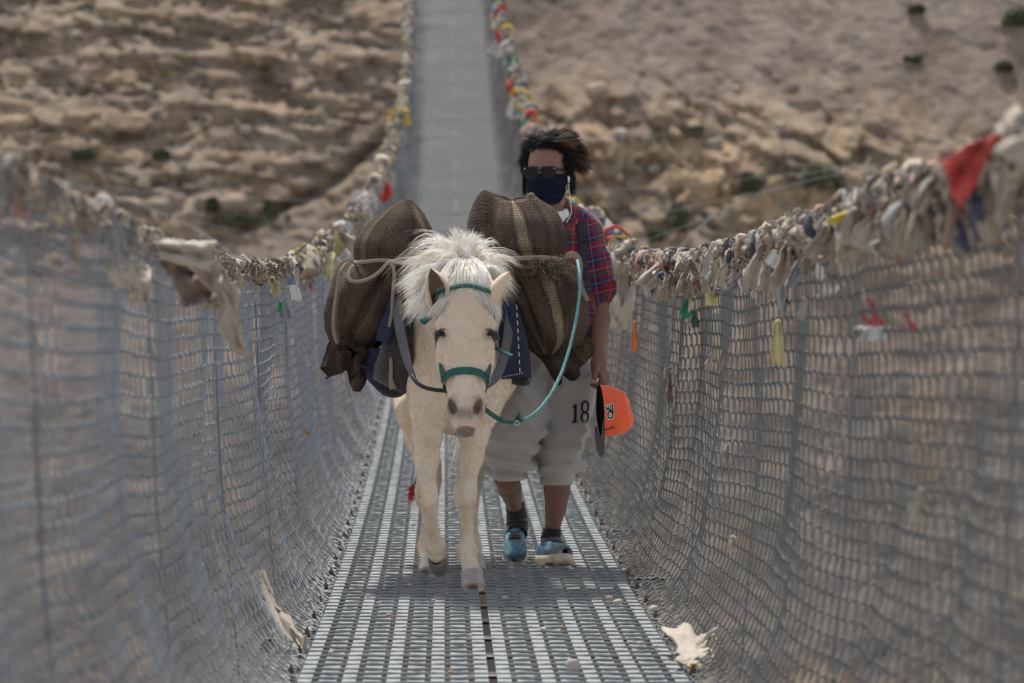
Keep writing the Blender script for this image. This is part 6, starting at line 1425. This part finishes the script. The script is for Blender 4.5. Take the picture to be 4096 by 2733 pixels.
for k in range(112):                      # right, sharp and near: dense tangle
    Y = 5.2+12.5*rng.random()**.85
    s = net_surf(np.array(0.), np.array(Y), 1)+np.array([rng.normal(-.01, .016), 0, rng.uniform(-.035, .05)])
    small(s, pick() if Y > 8.5 else int(rng.choice([0, 1, 2, 3, 6, 7])), rng.uniform(.6, 1.25)*(1 if Y > 8.5 else .75), ('in the blurred tangle on the right handrail by the frame edge' if Y < 8.5 else 'in the dense tangle halfway along the right handrail' if Y < 12 else 'in the dense tangle on the right handrail near the person'), 'rags tangled along the right handrail')
for k in range(17):
    Y = 7+9*rng.random(); s = net_surf(np.array(rng.uniform(.05, .55)**1.2), np.array(Y), 1)+np.array([-.01, 0, 0])
    small(s, int(rng.choice([0, 1, 2, 3, 6, 7, 8, 9])), rng.uniform(.3, .6), 'caught in the mesh of the right net', 'rag scraps in the right net')
wl = np.array([5, 4, 4, 3, 1, .3, .3, .5, .6, .3]); wl = wl/wl.sum()
for k in range(26):
    Y = 6+16*rng.random(); s = net_surf(np.array(0.), np.array(Y), -1)+np.array([rng.normal(.0, .012), 0, rng.uniform(-.03, .03)])
    small(s, int(rng.choice([0, 1, 2, 3, 6, 7, 8, 9])) if Y < 13 else pick(wl), rng.uniform(.35, .8) if Y < 15 else rng.uniform(.6, 1.1), ('tied on the blurred near left handrail' if Y < 11 else 'tied on the sharp stretch of left handrail by the left sack'), 'small rags on the left handrail')
wf = np.array([5, 4, 4, 4, 1.5, .25, .15, .2, .5, 1]); wf = wf/wf.sum()
for k in range(38):
    Y = 19+47*rng.random()
    s = net_surf(np.array(0.), np.array(Y), -1)+np.array([rng.normal(0, .03), 0, rng.uniform(-.06, .06)])
    small(s, pick(wf), rng.uniform(.9, 1.9), ('on the far left handrail just above the left sack' if Y < 36 else 'on the far left handrail near the top of the frame'), 'rags on the far left handrail')
wq = np.array([4, 3, 5, 2, 1, 1.6, 1.4, 1.6, 1.6, 1.4]); wq = wq/wq.sum()
for k in range(58):
    Y = 26+42*rng.random()**.8; s = net_surf(np.array(0.), np.array(Y), 1)+np.array([rng.normal(0, .05), 0, rng.uniform(-.10, .10)])
    small(s, pick(wq), rng.uniform(1.3, 2.8), ('on the far right handrail just above the head of the person' if Y < 50 else 'on the far right handrail near the top of the frame'), 'rags on the far right handrail')
for bi in range(len(base)):
    if bi not in used_: bpy.data.objects.remove(base[bi][0])
# stones on the deck
pm = [M('pale_stone', (.52, .46, .40), .9, noise=[(30, .5)], bump=(120, .6, .003)), M('tan_stone', (.45, .33, .24), .9, noise=[(30, .5)], bump=(120, .6, .003))]
pb_ = []
for k in range(3):
    V, F = rock_mesh(k+21, 1., 12); pb_.append(mk('pebble', V, F, pm[k % 2]))
spots = [(1315, 1548, .020, 'upright pebble at the bottom of the frame right of the seam'), (1400, 1380, .014, None), (1418, 1390, .016, 'largest pale pebble at the right of the deck'), (1312, 1312, .010, 'tan pebble beside the right shoe'), (1330, 1314, .008, None), (1248, 1452, .010, None), (1160, 1378, .011, None), (1218, 1383, .008, None), (995, 1383, .008, None), (940, 1348, .009, None), (895, 1420, .012, 'angular pale stone on the left half of the deck'), (870, 1388, .008, None), (1470, 1487, .012, 'tan pebble at the right deck edge'), (1035, 1560, .010, None), (950, 1222, .010, 'small pale stone left of the pony hooves'), (845, 1372, .009, None), (1290, 1445, .008, None), (1505, 1495, .010, None), (1105, 1290, .006, None), (1340, 1160, .010, None), (1352, 1170, .008, None), (1500, 1405, .016, 'flat tan stone under the right net'), (760, 1510, .010, None), (1080, 1465, .007, None)]
for i_, (xf, yf, r_, lb_) in enumerate(spots):
    Yp = 1.08*FP/(yf-652); 
    o = pb_[i_] if i_ < 3 else pb_[i_ % 3].copy()
    if i_ >= 3: COL.objects.link(o)
    p_ = P(xf, yf, Yp); o.location = (p_[0], p_[1], float(deck_z(Yp))+.003+r_*.55); o.scale = (r_*1.2, r_*1.2, r_*(1.6 if i_ == 0 else 1)); o.rotation_euler = (0, rng.uniform(-.3, .3), rng.uniform(0, 6))
    kinds(o, lb_ or 'small loose pebble lying on the steel deck', 'pebble', None if lb_ else 'small pebbles on the deck')

# the mass of torn strips wound round the handrails (beyond counting)
def tangle(sg, ya, yb, n, pal, rr, ln, name):
    g = np.random.default_rng(int(ya*10)+sg+50); Vs, Fs, Cs, n0 = [], [], [], 0
    Y = g.uniform(ya, yb, n); c0 = net_surf(np.zeros(n), Y, sg)
    for k in range(n):
        c = c0[k]+np.array([g.normal(0, rr*.35), 0, g.normal(.006, rr*.45)]); col_ = .82*np.array(RC[pal[g.integers(0, len(pal))]])*g.uniform(.6, 1.15); m = 12; t = np.linspace(0, 1, m)
        if g.random() < .55:       # wound round the cable
            a0 = g.uniform(0, 6.28); a = a0+t*g.uniform(3, 8); r_ = rr*g.uniform(.55, 1.1); tilt = g.normal(0, .5)
            pts = c+np.stack([r_*np.cos(a), (t-.5)*g.uniform(-.06, .06)*rr*25+tilt*r_*np.sin(a), r_*np.sin(a)], -1)
        else:                      # hanging twisted end
            L_ = ln*g.uniform(.4, 1.4); pts = c+np.stack([g.normal(0, .012)+.02*t*g.normal(), .35*L_*t*g.normal()+.01*np.sin(t*9), rr*.6-L_*t**1.2], -1)
        pts = pts+.004*g.normal(size=pts.shape)
        w_ = rr*g.uniform(.25, .75)*np.interp(t, [0, .1, .8, 1], [.5, 1, .9, .3])*(1+.3*np.sin(t*12+g.uniform(0, 6)))
        T = nrm(np.gradient(pts, axis=0)); A = nrm(np.cross(T, nrm(g.normal(size=3)))); B_ = np.cross(T, A); tw = g.uniform(-3, 3)*t; A2 = A*np.cos(tw)[:, None]+B_*np.sin(tw)[:, None]; B2 = np.cross(T, A2)
        th_ = .0035*rr/.03
        ring = np.stack([pts+A2*w_[:, None], pts+B2*th_+A2*w_[:, None]*.3, pts-A2*w_[:, None], pts-B2*th_-A2*w_[:, None]*.2], 1)
        i = np.arange(m*4).reshape(m, 4); F = np.stack([i[:-1], i[1:], np.roll(i[1:], -1, 1), np.roll(i[:-1], -1, 1)], -1).reshape(-1, 4)
        Vs.append(ring.reshape(-1, 3)); Fs.append(F+n0); n0 += m*4; Cs.append(np.tile(col_, (m*4, 1)))
    o = mk('rag_tangle', np.concatenate(Vs), np.concatenate(Fs), tanm, None, True, cols=np.concatenate(Cs)); kinds(o, name, 'rags', None, 'stuff')
tanm = M('tangled_strips', (1, 1, 1), .95, attr=True, noise=[(40, .4, (.16, .13, .10))], bump=(200, .6, .003))
tangle(1, 5.0, 21, 2100, ['cream', 'cream', 'beige', 'tan', 'beige', 'cream', 'tan', 'grey', 'tan', 'beige', 'pink', 'brown', 'navy', 'white'], .028, .105, 'dense tangle of torn cream and tan strips wound round the near right handrail')
tangle(1, 21, 68, 520, ['cream', 'white', 'grey', 'beige', 'pink', 'blue', 'green', 'yellow', 'red', 'navy', 'tan'], .075, .22, 'colourful tangle of strips wound round the far right handrail behind the person')
tangle(-1, 16.5, 68, 420, ['cream', 'white', 'grey', 'beige', 'beige', 'tan', 'cream', 'grey', 'tan', 'paleyellow'], .055, .15, 'pale tangle of strips wound round the far left handrail above the left sack')
tangle(-1, 4.6, 16.5, 430, ['cream', 'beige', 'tan', 'grey', 'tan', 'beige'], .018, .06, 'sparse pale threads wound round the near left handrail')
